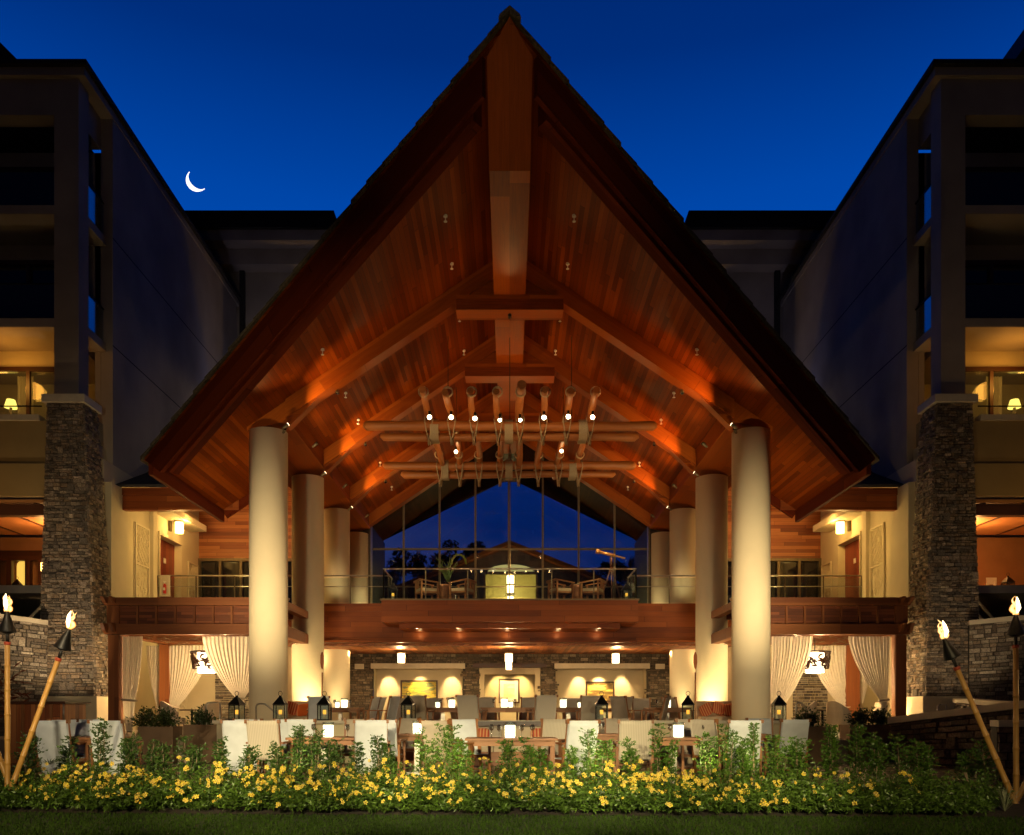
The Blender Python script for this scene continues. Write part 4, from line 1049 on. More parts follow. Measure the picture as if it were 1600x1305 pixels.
def mk_table(wd, dp, ht=.75, ped=True):
    t = thing('dining_table', 'table', 'table')
    m = MB()
    n = 7
    for i in range(n): m.box(-wd/2, wd/2, -dp/2+dp*i/n+.003, -dp/2+dp*(i+1)/n-.003, ht-.035, ht, g=(1, 0, 0))
    m.build('tabletop', M['teak'], t, bevel=.004)
    m = MB(); m.box(-wd/2+.06, wd/2-.06, -dp/2+.06, -dp/2+.085, ht-.12, ht-.038); m.box(-wd/2+.06, wd/2-.06, dp/2-.085, dp/2-.06, ht-.12, ht-.038)
    m.box(-wd/2+.035, -wd/2+.06, -dp/2+.06, dp/2-.06, ht-.12, ht-.038); m.box(wd/2-.06, wd/2-.035, -dp/2+.06, dp/2-.06, ht-.12, ht-.038); m.build('apron', M['teak'], t)
    if ped:
        m = MB(); m.box(-.05, .05, -.05, .05, .045, ht-.04); m.build('pedestal', M['steel'], t)
        m = MB(); m.box(-.25, .25, -.25, .25, 0, .04); m.build('base', M['steel'], t); 
        m = MB(); m.box(-.22, .22, -.03, .03, ht-.06, ht-.0355); m.build('cross_bar', M['steel'], t)
    else:
        for sx in (-1, 1):
            for sy in (-1, 1): m = MB(); m.box(sx*(wd/2-.08)-.035, sx*(wd/2-.08)+.035, sy*(dp/2-.11)-.03, sy*(dp/2-.11)+.03, 0, ht-.04); m.build('leg', M['teak'], t)
    return t
tb_s = Proto(mk_table(.8, .8)); tb_l = Proto(mk_table(1.45, .85, ped=False)); tb_m = Proto(mk_table(1.1, .85))
def mk_candle(h, w_):
    t = thing('candle_lamp', 'candle', 'candle')
    m = MB(); m.lathe([(.0, .004), (w_*.46, .004), (w_*.5, .03), (w_*.5, h), (w_*.46, h), (w_*.44, .05)], 0, 0, 20); m.build('frosted_cylinder', M['candle'], t)
    m = MB(); m.lathe([(w_*.52, 0), (w_*.54, h+.05), (w_*.53, h+.05), (w_*.51, .001)], 0, 0, 20); m.build('glass_sleeve', M['glass'], t)
    return t
cdl = Proto(mk_candle(.20, .17)); cds = Proto(mk_candle(.13, .11))
def mk_wine():
    m = MB(); m.lathe([(.034, 0), (.034, .003), (.006, .008), (.004, .09), (.014, .105), (.036, .13), (.041, .155), (.036, .195), (.032, .21), (.030, .21), (.035, .17), (.036, .155), (.03, .128), (.0001, .11)], 0, 0, 16)
    o = m.build('wine_glass', M['wglass']); return tag(o, 'glass', 'wine glass')
wg = Proto(mk_wine())
def mk_lantern():
    t = thing('lantern', 'lantern', 'lantern'); w_ = .125
    m = MB(); m.box(-w_-.01, w_+.01, -w_-.01, w_+.01, 0, .03); m.build('base', M['black'], t)
    m = MB()
    for sx in (-1, 1):
        for sy in (-1, 1): m.box(sx*w_-.01, sx*w_+.01, sy*w_-.01, sy*w_+.01, .03, .36)
    for sy in (-1, 1): m.box(-w_+.01, w_-.01, sy*w_-.008, sy*w_+.008, .34, .36)
    for sx in (-1, 1): m.box(sx*w_-.008, sx*w_+.008, -w_+.01, w_-.01, .34, .36)
    m.build('frame', M['black'], t)
    m = MB()
    for sy in (-1, 1): m.box(-w_+.012, w_-.012, sy*w_-.002, sy*w_+.002, .032, .338)
    for sx in (-1, 1): m.box(sx*w_-.002, sx*w_+.002, -w_+.012, w_-.012, .032, .338)
    m.build('pane', M['glass'], t)
    m = MB(); a, c = w_+.025, .035
    m.hexa([(-a, -a, .362), (a, -a, .362), (a, a, .362), (-a, a, .362), (-c, -c, .53), (c, -c, .53), (c, c, .53), (-c, c, .53)]); m.tube([(0, 0, .53), (0, 0, .57)], [.035, .028], 10); m.build('roof', M['black'], t)
    m = MB(); m.tube([(.045*math.sin(i*6.2832/16), 0, .615+.052*-math.cos(i*6.2832/16)) for i in range(17)], .006, 6); m.build('ring', M['black'], t)
    m = MB(); m.tube([(0, 0, .032), (0, 0, .14)], .037, 12); cw = m.build('candle', M['wax'], t)
    m = MB(); m.tube([(0, 0, .141), (0, 0, .24)], .037, 12); m.build('glow', M['amber'], cw)
    return t
lan = Proto(mk_lantern())

# ================= RETAINING LEDGE BETWEEN TERRACES =================
Wl = thing('bench_wall', 'long low cream wall with pale cap dividing lower from upper terrace', 'wall', (0, 19.8, 0))
m = MB(); m.box(-6.6, 6.4, 19.6, 19.9, 0, .93); m.build('wall', M['plaster'], Wl)
m = MB(); m.box(-6.65, 6.45, 19.45, 19.95, .933, 1.0); m.build('cap', M['ledgecap'] if 'ledgecap' in M else M['cap'], Wl, bevel=.01)
m = MB(); m.box(PX(640, 19.4), PX(1000, 19.4), 19.38, 19.44, .88, .985); m.build('timber_edge', M['dark_wood'], Wl)
# banquette
Bq = thing('banquette', 'long low cushioned bench against the cream dividing wall', 'bench', (0, 19.2, .03))
m = MB(); m.box(-3.0, 3.6, 18.75, 19.37, .03, .33); m.build('base', M['teak'], Bq)
for i in range(5):
    m = MB(); x = -2.98+i*1.316; m.box(x, x+1.30, 18.72, 19.35, .333, .46); m.build('seat_cushion', M['tan'], Bq, bevel=.03)
    m = MB(); m.hexa([(x, 19.18, .463), (x+1.3, 19.18, .463), (x+1.3, 19.33, .463), (x, 19.33, .463), (x, 19.27, .86), (x+1.3, 19.27, .86), (x+1.3, 19.365, .86), (x, 19.365, .86)]); m.build('back_cushion', M['tan'], Bq, bevel=.03)
def pillow(x, y, z, rot, sc, mat, label, grp=None):
    m = MB(); m.ball((0, 0, 0), .5, 1, .34, 1, 18, 12)
    for i, v in enumerate(m.V):
        e = .42; f = lambda a: math.copysign(min(1, abs(a*2))**e, a)*.5
        m.V[i] = Vector((f(v.x)*sc, v.y*.6*sc, f(v.z)*sc))
    for k in range(len(m.F)): m.U[k] = [(m.V[j].x+m.V[j].z*.0, m.V[j].z) for j in m.F[k]]
    o = m.build('pillow', M[mat]); o.location = (x, y, z); o.rotation_euler = rot; return tag(o, label, 'pillow', grp)
for px, lb in ((618, 'red and tan pillow on the bench left of the middle candle table'), (752, 'red patterned pillow on the bench behind the nearest central chairs'), (842, 'red pillow on the bench right of the central candle')):
    pillow(PX(px, 19.0), 19.05, .66, (R(-12), 0, R(rnd.uniform(-20, 20))), .36, 'cushion', lb, 'red pillows on the long bench')
pillow(PX(770, 19.0), 19.05, .66, (R(-12), 0, 0), .40, 'taupe', 'dark plain pillow on the bench beside a red one')

# lanterns along the ledge
for px, lb in ((370, 'in front of the left cabana curtain'), (438, 'pale against the left front column'), (507, 'between the two left columns'), (638, 'in front of the landscape painting'), (940, 'in front of the right painting'), (1075, 'beside the right pile of pillows'), (1217, 'right of the right front column')):
    o = lan.put((PX(px, 19.7), 19.7, 1.0), R(rnd.uniform(-14, 14)), f'black metal candle lantern on the ledge {lb}', 'lanterns along the terrace ledge', sc=.99)

# ---- lower terrace tables, chairs, candles, glasses ----
def tab(pr, px, y, z0, label, grp, rz=0): return pr.put((PX(px, y), y, z0), rz, label, grp)
G1 = 'tables on the lower terrace'; G2 = 'tables on the upper terrace'
Zl = .03; Zu = .55
tab(tb_l, 799, 14.0, Zl, 'nearest central teak table carrying four wine glasses and a bright candle', G1)
tab(tb_s, 1052, 14.2, Zl, 'teak table with steel pedestal under the candle right of centre', G1)
tab(tb_m, 508, 14.4, Zl, 'teak table left of centre behind the shrubs, with one candle and wine glass', G1)
tab(tb_s, 652, 16.4, Zl, 'small teak table with a candle between the left white chairs and bench', G1)
tab(tb_s, 932, 16.6, Zl, 'small teak table with a candle right of the white shawl chair', G1)
tab(tb_m, 138, 14.4, Zl, 'teak table between the white chairs at the far left', G1)
tab(tb_m, 1150, 16.6, Zl, 'teak table behind the pale chairs at the right of the lower terrace', G1)
tab(tb_m, 420, 16.8, Zl, 'teak table behind the row of white chair backs on the left', G1)
def cand(px, y, z0, lb, pr=cdl): return pr.put((PX(px, y), y, z0+.752), 0, lb, 'candles on the tables')
cand(797, 13.9, Zl, 'brightest frosted candle on the nearest central table')
cand(1060, 14.1, Zl, 'large frosted candle on the table right of centre')
cand(513, 14.2, Zl, 'frosted candle on the table left of centre')
cand(652, 16.4, Zl, 'frosted candle on the small table before the long bench, left')
cand(928, 16.6, Zl, 'frosted candle on the small table before the long bench, right')
def glassat(px, y, z0, k, grp, lb): wg.put((PX(px, y), y, z0+.752), 0, lb, grp)
for px, lb in ((768, 'leftmost of four wine glasses on the nearest central table'), (780, 'wine glass just left of the brightest candle'), (815, 'wine glass just right of the brightest candle'), (832, 'rightmost of four wine glasses on the nearest central table')): glassat(px, 14.0+(.12 if px in (768, 832) else -.1), Zl, 0, 'wine glasses on the nearest table', lb)
for px, y, lb in ((543, 14.2, 'wine glass right of the candle on the left table'), (490, 14.6, 'wine glass left of the candle on the left table'), (1047, 14.3, 'wine glass left of the candle on the right table'), (1100, 14.9, 'wine glass at the far edge beside the right candle'), (942, 16.6, 'wine glass by the candle before the long bench')): glassat(px, y, Zl, 0, 'wine glasses on the lower tables', lb)
GC = 'sling armchairs on the lower terrace'
cl_ = [  # px, y, rz(deg), proto, label
 (100, 13.9, 2, chL, 'white chair back at the far left, nearest the leaning torch'),
 (188, 14.0, -6, chL, 'white chair back to the right of the far left teak table'),
 (130, 15.4, 185, chW, 'white chair facing forward across the far left table'),
 (70, 15.0, 70, chW, 'white chair turned sideways beside the wooden bar'),
 (381, 14.0, 3, chL, 'white chair back left of the striped chair'),
 (427, 14.1, -3, chS, 'striped chair back left of the low purple shrub'),
 (455, 16.1, 8, chW, 'white chair behind the striped one on the left'),
 (400, 16.0, -4, chW, 'white chair in the second row before the left front column'),
 (482, 15.9, 0, chW, 'white chair behind the candle table left of centre'),
 (556, 15.8, 175, chT, 'taupe chair beyond the table left of centre'),
 (580, 14.1, 4, chL, 'wide white chair with folded shawl left of centre'),
 (604, 15.0, -8, chW, 'white chair half hidden behind the shawl chair'),
 (703, 13.7, -28, chT, 'taupe chair turned towards the nearest central table on its left'),
 (735, 15.3, 200, chW, 'white chair beyond the left end of the nearest central table'),
 (858, 15.4, 165, chS, 'striped chair beyond the right end of the nearest central table'),
 (895, 13.8, 24, chL, 'pale blue white chair turned towards the nearest central table on its right'),
 (988, 14.0, -6, chS, 'striped chair between the blue white chair and right table'),
 (965, 17.4, 170, chT, 'taupe chair behind the small candle table at right'),
 (620, 17.6, 150, chT, 'taupe chair at the small table before the long bench'),
 (1085, 15.6, 182, chT, 'taupe chair beyond the candle table right of centre'),
 (1152, 14.3, 0, chL, 'white chair back between shrubs at right of centre'),
 (1120, 15.0, -40, chS, 'striped chair turned away beside the right white chair'),
 (1192, 17.4, 178, chW, 'white chair facing forward before the right front column'),
 (1228, 15.6, 3, chW, 'pale chair back under the right ledge lantern'),
]
rj = random.Random(9)
for px, y, a, pr, lb in cl_: pr.put((PX(px, y), y+rj.uniform(-.15, .15), Zl), R(a+rj.uniform(-7, 7)), lb, GC)
# ---- upper terrace ----
for px, y, pr, lb in ((532, 22.6, tb_m, 'upper table at the left beside the second column'), (692, 22.6, tb_m, 'upper table in front of the landscape painting'), (797, 21.6, tb_l, 'upper table at the centre in front of the alcove picture'), (888, 22.4, tb_m, 'upper table left of the right painting'), (1042, 22.8, tb_m, 'upper table at the right beside the second column'), (960, 24.4, tb_s, 'upper table furthest back, below the right painting')):
    tab(pr, px, y, Zu, lb, G2)
for px, y, lb, pr in ((538, 22.5, 'taller candle on the upper left table', cdl), (527, 22.3, 'shorter candle on the upper left table', cds), (706, 22.5, 'candle right of the lit landscape painting on an upper table', cdl), (684, 22.3, 'candle directly below the landscape painting', cds), (788, 21.5, 'wide candle on the upper centre table', cdl), (798, 21.3, 'short candle on the upper centre table', cds), (880, 22.3, 'candle on the upper table left of the right painting', cdl), (906, 22.5, 'small candle under the right painting', cds), (1043, 22.7, 'candle on the upper right table', cdl)): cand(px, y, Zu, lb, pr)
for px, y, lb in ((547, 22.4, 'wine glass right of the upper left candles'), (523, 22.6, 'wine glass left of the upper left candles'), (688, 22.6, 'wine glass under the landscape painting'), (771, 21.5, 'wine glass left on the upper centre table'), (805, 21.6, 'wine glass right on the upper centre table'), (866, 22.3, 'wine glass beside the big upper right chair'), (1026, 22.7, 'wine glass left of the upper right candle')): glassat(px, y, Zu, 0, 'wine glasses on the upper tables', lb)
GU = 'sling armchairs on the upper terrace'
for px, y, a, pr, lb in (
 (499, 22.2, 10, chW, 'upper chair behind the ledge lantern between the left columns'),
 (566, 22.8, 80, chW, 'narrow upper chair seen edge on right of the upper left table'),
 (577, 23.8, 85, chW, 'second edge-on upper chair beside the stone wall end'),
 (596, 21.8, 72, chW, 'tall white upper chair left of the left niche'),
 (622, 24.3, 175, chT, 'upper chair facing forward under the left niche'),
 (656, 21.2, -12, chT, 'upper chair right of the lantern before the landscape painting'),
 (676, 24.3, 182, chT, 'upper chair beyond the table below the landscape painting'),
 (724, 24.0, -70, chT, 'upper chair at the right end of the landscape painting table'),
 (738, 20.6, -16, chS, 'large upper chair with its back to us, left of the centre alcove'),
 (762, 22.9, 190, chT, 'upper chair beyond the left end of the centre table'),
 (846, 20.6, 16, chS, 'large upper chair with its back to us, right of the centre alcove'),
 (826, 22.9, 170, chT, 'upper chair beyond the right end of the centre table'),
 (921, 21.2, 4, chT, 'upper chair just left of the right painting lantern'),
 (896, 24.2, 180, chT, 'upper chair beyond the table left of the right painting'),
 (962, 22.6, 30, chT, 'dark upper chair right of the right painting lantern'),
 (981, 22.0, -50, chT, 'pale slanted upper chair below the right niche end'),
 (1004, 24.6, 178, chT, 'upper chair at the back right by the stone wall'),
 (1062, 23.8, -60, chT, 'upper chair at the far end of the upper right table'),
 (1020, 21.6, 70, chT, 'upper chair at the near left side of the upper right table')):
    pr.put((PX(px, y), y, Zu), R(a), lb, GU)
# ---- small sofas with throws under the second columns ----
for s in (-1, 1):
    sd = side_name(s); x0 = s*6.6; y = 27.0
    S = thing('sofa', f'low sofa at the foot of the {sd} second column', 'sofa', (x0, y, Zu))
    m = MB(); m.box(x0-.75, x0+.75, y-.4, y+.4, Zu, Zu+.38); m.build('base', M['leather'], S, bevel=.02)
    m = MB(); m.box(x0-.73, x0+.73, y-.38, y+.2, Zu+.383, Zu+.5); m.build('seat_cushion', M['tan'], S, bevel=.03)
    m = MB(); m.hexa([(x0-.75, y+.2, Zu+.383), (x0+.75, y+.2, Zu+.383), (x0+.75, y+.4, Zu+.383), (x0-.75, y+.4, Zu+.383), (x0-.75, y+.32, Zu+.98), (x0+.75, y+.32, Zu+.98), (x0+.75, y+.46, Zu+.98), (x0-.75, y+.46, Zu+.98)]); m.build('backrest', M['tan'], S, bevel=.03)
    for k in range(4):
        pillow(x0-.52+k*.36, y-.04-.09*(k % 2), Zu+.70+.06*(k % 2), (R(-16), R([-28, 14, -9, 32][k]), R([-25, 12, -14, 22][k])), .40, ['throw', 'cushion', 'throw', 'cushion'][k] if s < 0 else 'cushion', f'{["first","second","third","fourth"][k]} red-orange pillow from the left on the {sd} sofa', f'pillows on the {sd} sofa')
    u = Vector((s*7.0+s*-.15, 29.75, Zu+.08)); m = MB(); m.tube([u-Z*.08, u], .1, 12); m.build('uplight', M['bronze'], pav)
    lamp('SPOT', u+Z*.03, 620, (1, .76, .40), .05, u+Vector((s*.05, .35, 2.0)), 84, .9, name='uplight_light')
# ---- oars leaning on columns ----
def oar(px, y, zt, lb):
    x = PX(px, y); O = thing('oar', lb, 'oar', (x, y, Zu), 'wooden oars standing against the columns')
    m = MB(); m.tube([(x, y, Zu), (x, y, zt-.7)], .022, 8); m.build('shaft', M['redwood'], O)
    m = MB(); pr_ = [(0, -.6), (.035, -.54), (.065, -.36), (.06, -.12), (.02, 0), (-.02, 0), (-.06, -.12), (-.065, -.36), (-.035, -.54)]
    m.prism([(x+a, y-.012, zt+b) for a, b in pr_][::-1], (0, .024, 0), (0, 0, 1)); m.build('blade', M['redwood'], O)
oar(503.5, 30.0, 3.25, 'wooden oar standing at the right edge of the left second column'); oar(542.5, 36.9, 3.6, 'wooden oar by the cream wall left of the stone wall')
oar(1086.5, 30.0, 3.25, 'wooden oar standing at the left edge of the right second column'); oar(1047, 36.9, 3.6, 'wooden oar by the cream wall right of the stone wall')
# ---- pendants under the balcony ----
def pend(px, py, y, lb, n=1, h=.42):
    x = PX(px, y); z = PZ(py, y); T = thing('pendant_lamp', lb, 'lamp', (x, y, z), 'glass pendants under the balcony')
    m = MB(); m.tube([(x, y, z+.02), (x, y, 3.715)], .008, 6); m.tube([(x, y, z), (x, y, z+.03)], .18, 14); m.build('rod', M['bronze'], T)
    for k in range(n):
        m = MB(); w_ = .15 if k == 0 else .12; zz = z-.01-k*(h*.95); m.lathe([(w_, zz-h*.9), (w_, zz)], x, y, 16); m.build('shade', M['pendant'], T)
    lamp('POINT', (x, y-.35, z-h*n*.5), 50*n, (1, .68, .34), .12, name='pendant_light')
pend(627, 1021, 35.5, 'left pendant lamp under the balcony, above the landscape painting'); pend(795, 1021.5, 34.5, 'double stacked centre pendant lamp under the balcony', 2, .34); pend(962, 1021.5, 35.5, 'right pendant lamp under the balcony, above the right painting')
# ---- paintings ----
def art(name, pal, seed, vert=False):
    m, t, b = mat_new(name); g = N(t, 'ShaderNodeNewGeometry'); mp_ = N(t, 'ShaderNodeMapping'); mp_.inputs['Scale'].default_value = (1, 1, 3.2); mp_.inputs['Location'].default_value = (seed, 0, seed*2)
    L(t, g.outputs['Position'], mp_.inputs[0]); n = N(t, 'ShaderNodeTexNoise'); n.inputs['Scale'].default_value = 1.5; n.inputs['Detail'].default_value = 9; n.inputs['Distortion'].default_value = .6; L(t, mp_.outputs[0], n.inputs['Vector'])
    L(t, ramp(t, n.outputs[0], pal), b.inputs['Base Color']); return m
def painting(px0, px1, py0, py1, y, mat, lb, matw=0, frame='dark_wood'):
    x0, x1 = PX(px0, y), PX(px1, y); z1, z0 = PZ(py0, y), PZ(py1, y); T = thing('painting', lb, 'painting', ((x0+x1)/2, y, z0))
    f = .07; m = MB(); m.box(x0, x1, y-.06, y-.012, z1-f, z1); m.box(x0, x1, y-.06, y-.012, z0, z0+f); m.box(x0, x0+f, y-.06, y-.012, z0+f, z1-f); m.box(x1-f, x1, y-.06, y-.012, z0+f, z1-f); m.build('frame', M[frame], T)
    if matw:
        m = MB(); m.box(x0+f, x1-f, y-.03, y-.012, z0+f, z1-f); m.build('mount', M['whiteplastic'], T); f += matw
    m = MB(); m.box(x0+f, x1-f, y-.038, y-.032 if matw else y-.012, z0+f, z1-f); m.build('canvas', mat, T)
painting(626, 684, 1063, 1098, 38.95, art('landscape_paint', [(.2, (.04, .08, .03)), (.44, (.22, .22, .03)), (.52, (.70, .50, .05)), (.6, (.16, .2, .08))], 2.2), 'wide framed yellow and green landscape painting in the left niche')
painting(779, 812, 1061, 1099, 39.6, art('seascape_paint', [(.25, (.35, .42, .36)), (.45, (.8, .68, .3)), (.6, (.85, .8, .6)), (.8, (.5, .45, .3))], 5.1), 'upright framed pale picture in the centre alcove', .16)
painting(915, 960, 1065, 1097, 38.95, art('forest_paint', [(.25, (.03, .03, .015)), (.48, (.22, .13, .03)), (.58, (.75, .55, .12)), (.8, (.12, .12, .04))], 9.3), 'smaller framed dark gold forest painting in the right niche')
for px, y, p_ in ((606, 38.6, 26), (655, 38.5, 40), (705, 38.6, 26), (905, 38.6, 26), (937, 38.5, 40), (972, 38.6, 26)):
    x = PX(px, y); spot_head((x, y-.15, 3.2), (x, 39.0, 1.9), pav, p_*5, 'niche_spotlight', 62, (1, .74, .40), .08)
for x in (-.6, .6): spot_head((x, 38.9, 3.2), (x*.6, 39.6, 1.8), pav, 130, 'niche_spotlight', 80, (1, .70, .3), .08)
# lobby hanging lantern (behind the glass)
T = thing('hanging_lantern', 'stack of three glowing cylinders hanging at the centre of the glass wall above the balcony', 'lamp', (0, 40.2, 7))
YL = 40.2; x = PX(797.5, YL)
for k, (a, c_) in enumerate(((900, 913), (915.5, 926), (932, 939))):
    m = MB(); m.lathe([(.17-.015*k, PZ(c_, YL)), (.17-.015*k, PZ(a, YL))], x, YL, 18); m.build('shade', M['pendant'], T)
m = MB(); m.tube([(x, YL, PZ(898, YL)), (x, YL, 13.3)], .015, 6)
for py in (899, 914.3, 929): m.tube([(x, YL, PZ(py, YL)), (x, YL, PZ(py, YL)+.04)], .21, 16)
m.build('frame', M['bronze'], T)
lamp('POINT', (x, 39.7, 7.3), 60, (1, .66, .28), .2, name='lobby_light')
lamp('POINT', (x, 50.5, 8.0), 150, (1, .68, .25), .2, name='door_light')
# wall lamps by the doors
for s in (-1, 1):
    sd = side_name(s); px = 272.5 if s < 0 else 1325; y = 34.5; x = s*13.1; z = PZ(824, y)
    T = thing('wall_lamp', f'glowing lantern wall lamp above the {sd} upper door', 'lamp', (x, y, z), 'wall lamps over the doors')
    m = MB(); m.box(s*13.5, s*13.42, y-.1, y+.1, z-.15, z+.35); m.box(s*13.42, x, y-.03, y+.03, z+.24, z+.28); m.tube([(x, y, z+.2), (x, y, z+.24)], .2, 14); m.build('bracket', M['bronze'], T)
    m = MB(); m.lathe([(.16, z-.24), (.16, z+.2)], x, y, 16); m.build('shade', M['lampglow'], T)
    lamp('POINT', (x-s*.45, y-.1, z), 60, (1, .62, .2), .12, name='wall_lamp_light')
# ================= BALCONY FURNITURE =================
ZB = 5.3
def lounge_chair():
    t = thing('lounge_chair', 'c', 'chair')
    for sx in (-1, 1):
        m = MB(); m.box(sx*.36-.03, sx*.36+.03, .28, .34, 0, .6); m.build('leg', M['teak'], t)
        m = MB(); m.box(sx*.36-.03, sx*.36+.03, -.34, -.28, 0, .68); m.build('leg', M['teak'], t)
        m = MB(); m.beam((sx*.37, -.40, .72), (sx*.37, .38, .62), .09, .035); m.build('armrest', M['teak'], t)
    m = MB(); m.box(-.4, .4, -.40, -.34, .66, .74); m.box(-.05, .05, -.38, -.35, .40, .66); m.box(-.22, -.15, -.38, -.35, .40, .66); m.box(.15, .22, -.38, -.35, .40, .66); m.build('backrest', M['teak'], t)
    m = MB(); m.box(-.33, .33, -.33, .33, .24, .31); m.build('seat_frame', M['teak'], t)
    m = MB(); m.box(-.32, .32, -.32, .33, .313, .42); m.build('cushion', M['tan'], t, bevel=.03)
    return t
lc = Proto(lounge_chair())
for px, a, lb in ((667, -68, 'left teak lounge chair of the left balcony pair'), (722, 68, 'right teak lounge chair of the left balcony pair'), (876, -68, 'left teak lounge chair of the right balcony pair'), (926, 68, 'right teak lounge chair of the right balcony pair')):
    lc.put((PX(px, 32.1), 32.1, ZB), R(a), lb, 'teak lounge chairs on the balcony')
for px, lb in ((694, 'carved drum stool between the left balcony chairs'), (900, 'carved drum stool between the right balcony chairs')):
    m = MB(); x = PX(px, 32.1); m.lathe([(.14, ZB+.002), (.2, ZB+.1), (.17, ZB+.2), (.23, ZB+.42), (.24, ZB+.55), (.2, ZB+.58)], x, 32.1, 20); tag(m.build('drum_stool', M['terracotta']), lb, 'stool', 'drum stools on the balcony')
# vase with arching grasses
V_ = thing('vase_plant', 'glass vase with tall arching green grasses on the balcony', 'plant', (PX(700, 33.6), 33.6, ZB))
x0, y0 = PX(700, 33.6), 33.6; m = MB(); m.lathe([(.12, ZB+.5), (.16, ZB+.65), (.12, ZB+.95), (.09, ZB+1.1)], x0, y0, 14); m.build('vase', M['glass'], V_)
m = MB(); m.box(x0-.3, x0+.3, y0-.3, y0+.3, ZB, ZB+.5); m.build('stand', M['dark_wood'], V_)
r = random.Random(5); m = MB()
for k in range(26):
    sp_ = r.uniform(-.5, .4); h = r.uniform(.8, 1.4)
    b = [Vector((x0+r.uniform(-.05, .05)+sp_*t, y0+r.uniform(-.1, .1)*t, ZB+.9+h*t-.3*t*t)) for t in [i/5 for i in range(6)]]
    m.tube(b, [.01, .018, .02, .018, .012, .003], 4, c=(.10, .16, .03))
for k in range(16): # bright arch
    pts = [Vector((x0+.14+.28-.28*math.cos(a)+r.uniform(-.03, .03), y0+r.uniform(-.05, .05), PZ(881, 33.6)+.36*math.sin(a)+r.uniform(-.03, .03))) for a in [i*3.14/7 for i in range(8)]]
    m.tube(pts, .014, 4, c=(.30, .34, .04))
m.build('foliage', M['leaf'], V_)
# telescope on tripod
T = thing('telescope', 'brass telescope on a dark tripod behind the balcony rail', 'telescope', (PX(957, 32.4), 32.4, ZB)); a = P(931, 861, 32.4); c = P(977, 872.5, 32.4); mid = P(955, 868, 32.4)
m = MB(); m.tube([a, a+(c-a)*.12], .085, 12); m.tube([a+(c-a)*.12, a+(c-a)*.65], .06, 12); m.tube([a+(c-a)*.65, c], .035, 10); m.build('tube', M['brass'] if 'brass' in M else plain('brass', (.55, .3, .1), .35, .7), T)
m = MB(); m.tube([mid-Z*.05, mid-Z*.4], .05, 8)
for k in range(3):
    an = k*2.094+.5; m.tube([mid-Z*.4, (mid.x+.45*math.cos(an), mid.y+.35*math.sin(an), ZB)], .028, 6)
m.build('tripod', M['dark_wood'], T)
# balcony lanterns
lan.put((PX(614, 31.6), 31.6, 5.225), 0, 'candle lantern at the left corner of the projecting balcony', 'lanterns on the balcony', sc=1.15)
lan.put((PX(979, 31.6), 31.6, 5.225), .1, 'candle lantern at the right corner of the projecting balcony', 'lanterns on the balcony', sc=1.15)
lan.put((PX(1575, 30.0), 30.0, 5.25), .1, 'candle lantern on the lounge floor at the far right', 'lanterns in the lounges', sc=1.1)
lan.put((PX(27, 30.0), 30.0, 5.25), .1, 'candle lantern on the lounge floor at the far left', 'lanterns in the lounges', sc=.9)
# white slipper chair glimpsed behind the right pair
m = MB(); x = PX(968, 33.5); m.lathe([(.15, ZB+.9), (.26, ZB+.55)], x+.45, 33.9, 16); m.tube([(x+.45, 33.9, ZB), (x+.45, 33.9, ZB+.55)], .04, 8)
tag(m.build('table_lamp', M['whiteplastic']), 'small white lamp shade beyond the right balcony lantern', 'lamp')
# framed pictures in the right lounge
def frame_at(px0, px1, py0, py1, y, lb):
    painting(px0, px1, py0, py1, y, art('print', [(.3, (.1, .06, .03)), (.6, (.4, .25, .12)), (.8, (.2, .12, .06))], px0*.1), lb, .2, 'whiteplastic')
frame_at(1540, 1556, 903, 938, 33.98, 'white framed print on the orange lounge wall at the far right')
# fire extinguisher cabinet
X = 13.5; y = 33.15
E = thing('extinguisher_cabinet', 'fire extinguisher in a pale wall cabinet beside the left upper door', 'fire extinguisher', (-13.1, 32.98, 5.6))
x0, x1, z0, z1 = PX(250, 32.96), PX(266, 32.96), PZ(932, 32.96), PZ(899, 32.96)
m = MB(); f = .06; yy = 32.955; m.box(x0, x1, yy-.02, yy+.01, z0, z0+f); m.box(x0, x1, yy-.02, yy+.01, z1-f, z1); m.box(x0, x0+f, yy-.02, yy+.01, z0+f, z1-f); m.box(x1-f, x1, yy-.02, yy+.01, z0+f, z1-f); m.box(x0+.01, x1-.01, yy+.011, yy+.04, z0+.01, z1-.01); m.build('cabinet', M['cap'], E)
xc = (x0+x1)/2; m = MB(); m.lathe([(.055, z0+.1), (.06, z0+.13), (.06, z0+.42), (.02, z0+.48)], xc, yy-.03, 12); m.build('cylinder', M['red'], E)
m = MB(); m.tube([(xc, yy-.03, z0+.48), (xc, yy-.03, z0+.54)], .02, 8); m.box(xc-.05, xc+.05, yy-.05, yy-.02, z0+.54, z0+.57); m.box(xc-.04, xc+.04, yy-.096, yy-.094, z0+.22, z0+.32); m.build('valve', M['whiteplastic'], E)

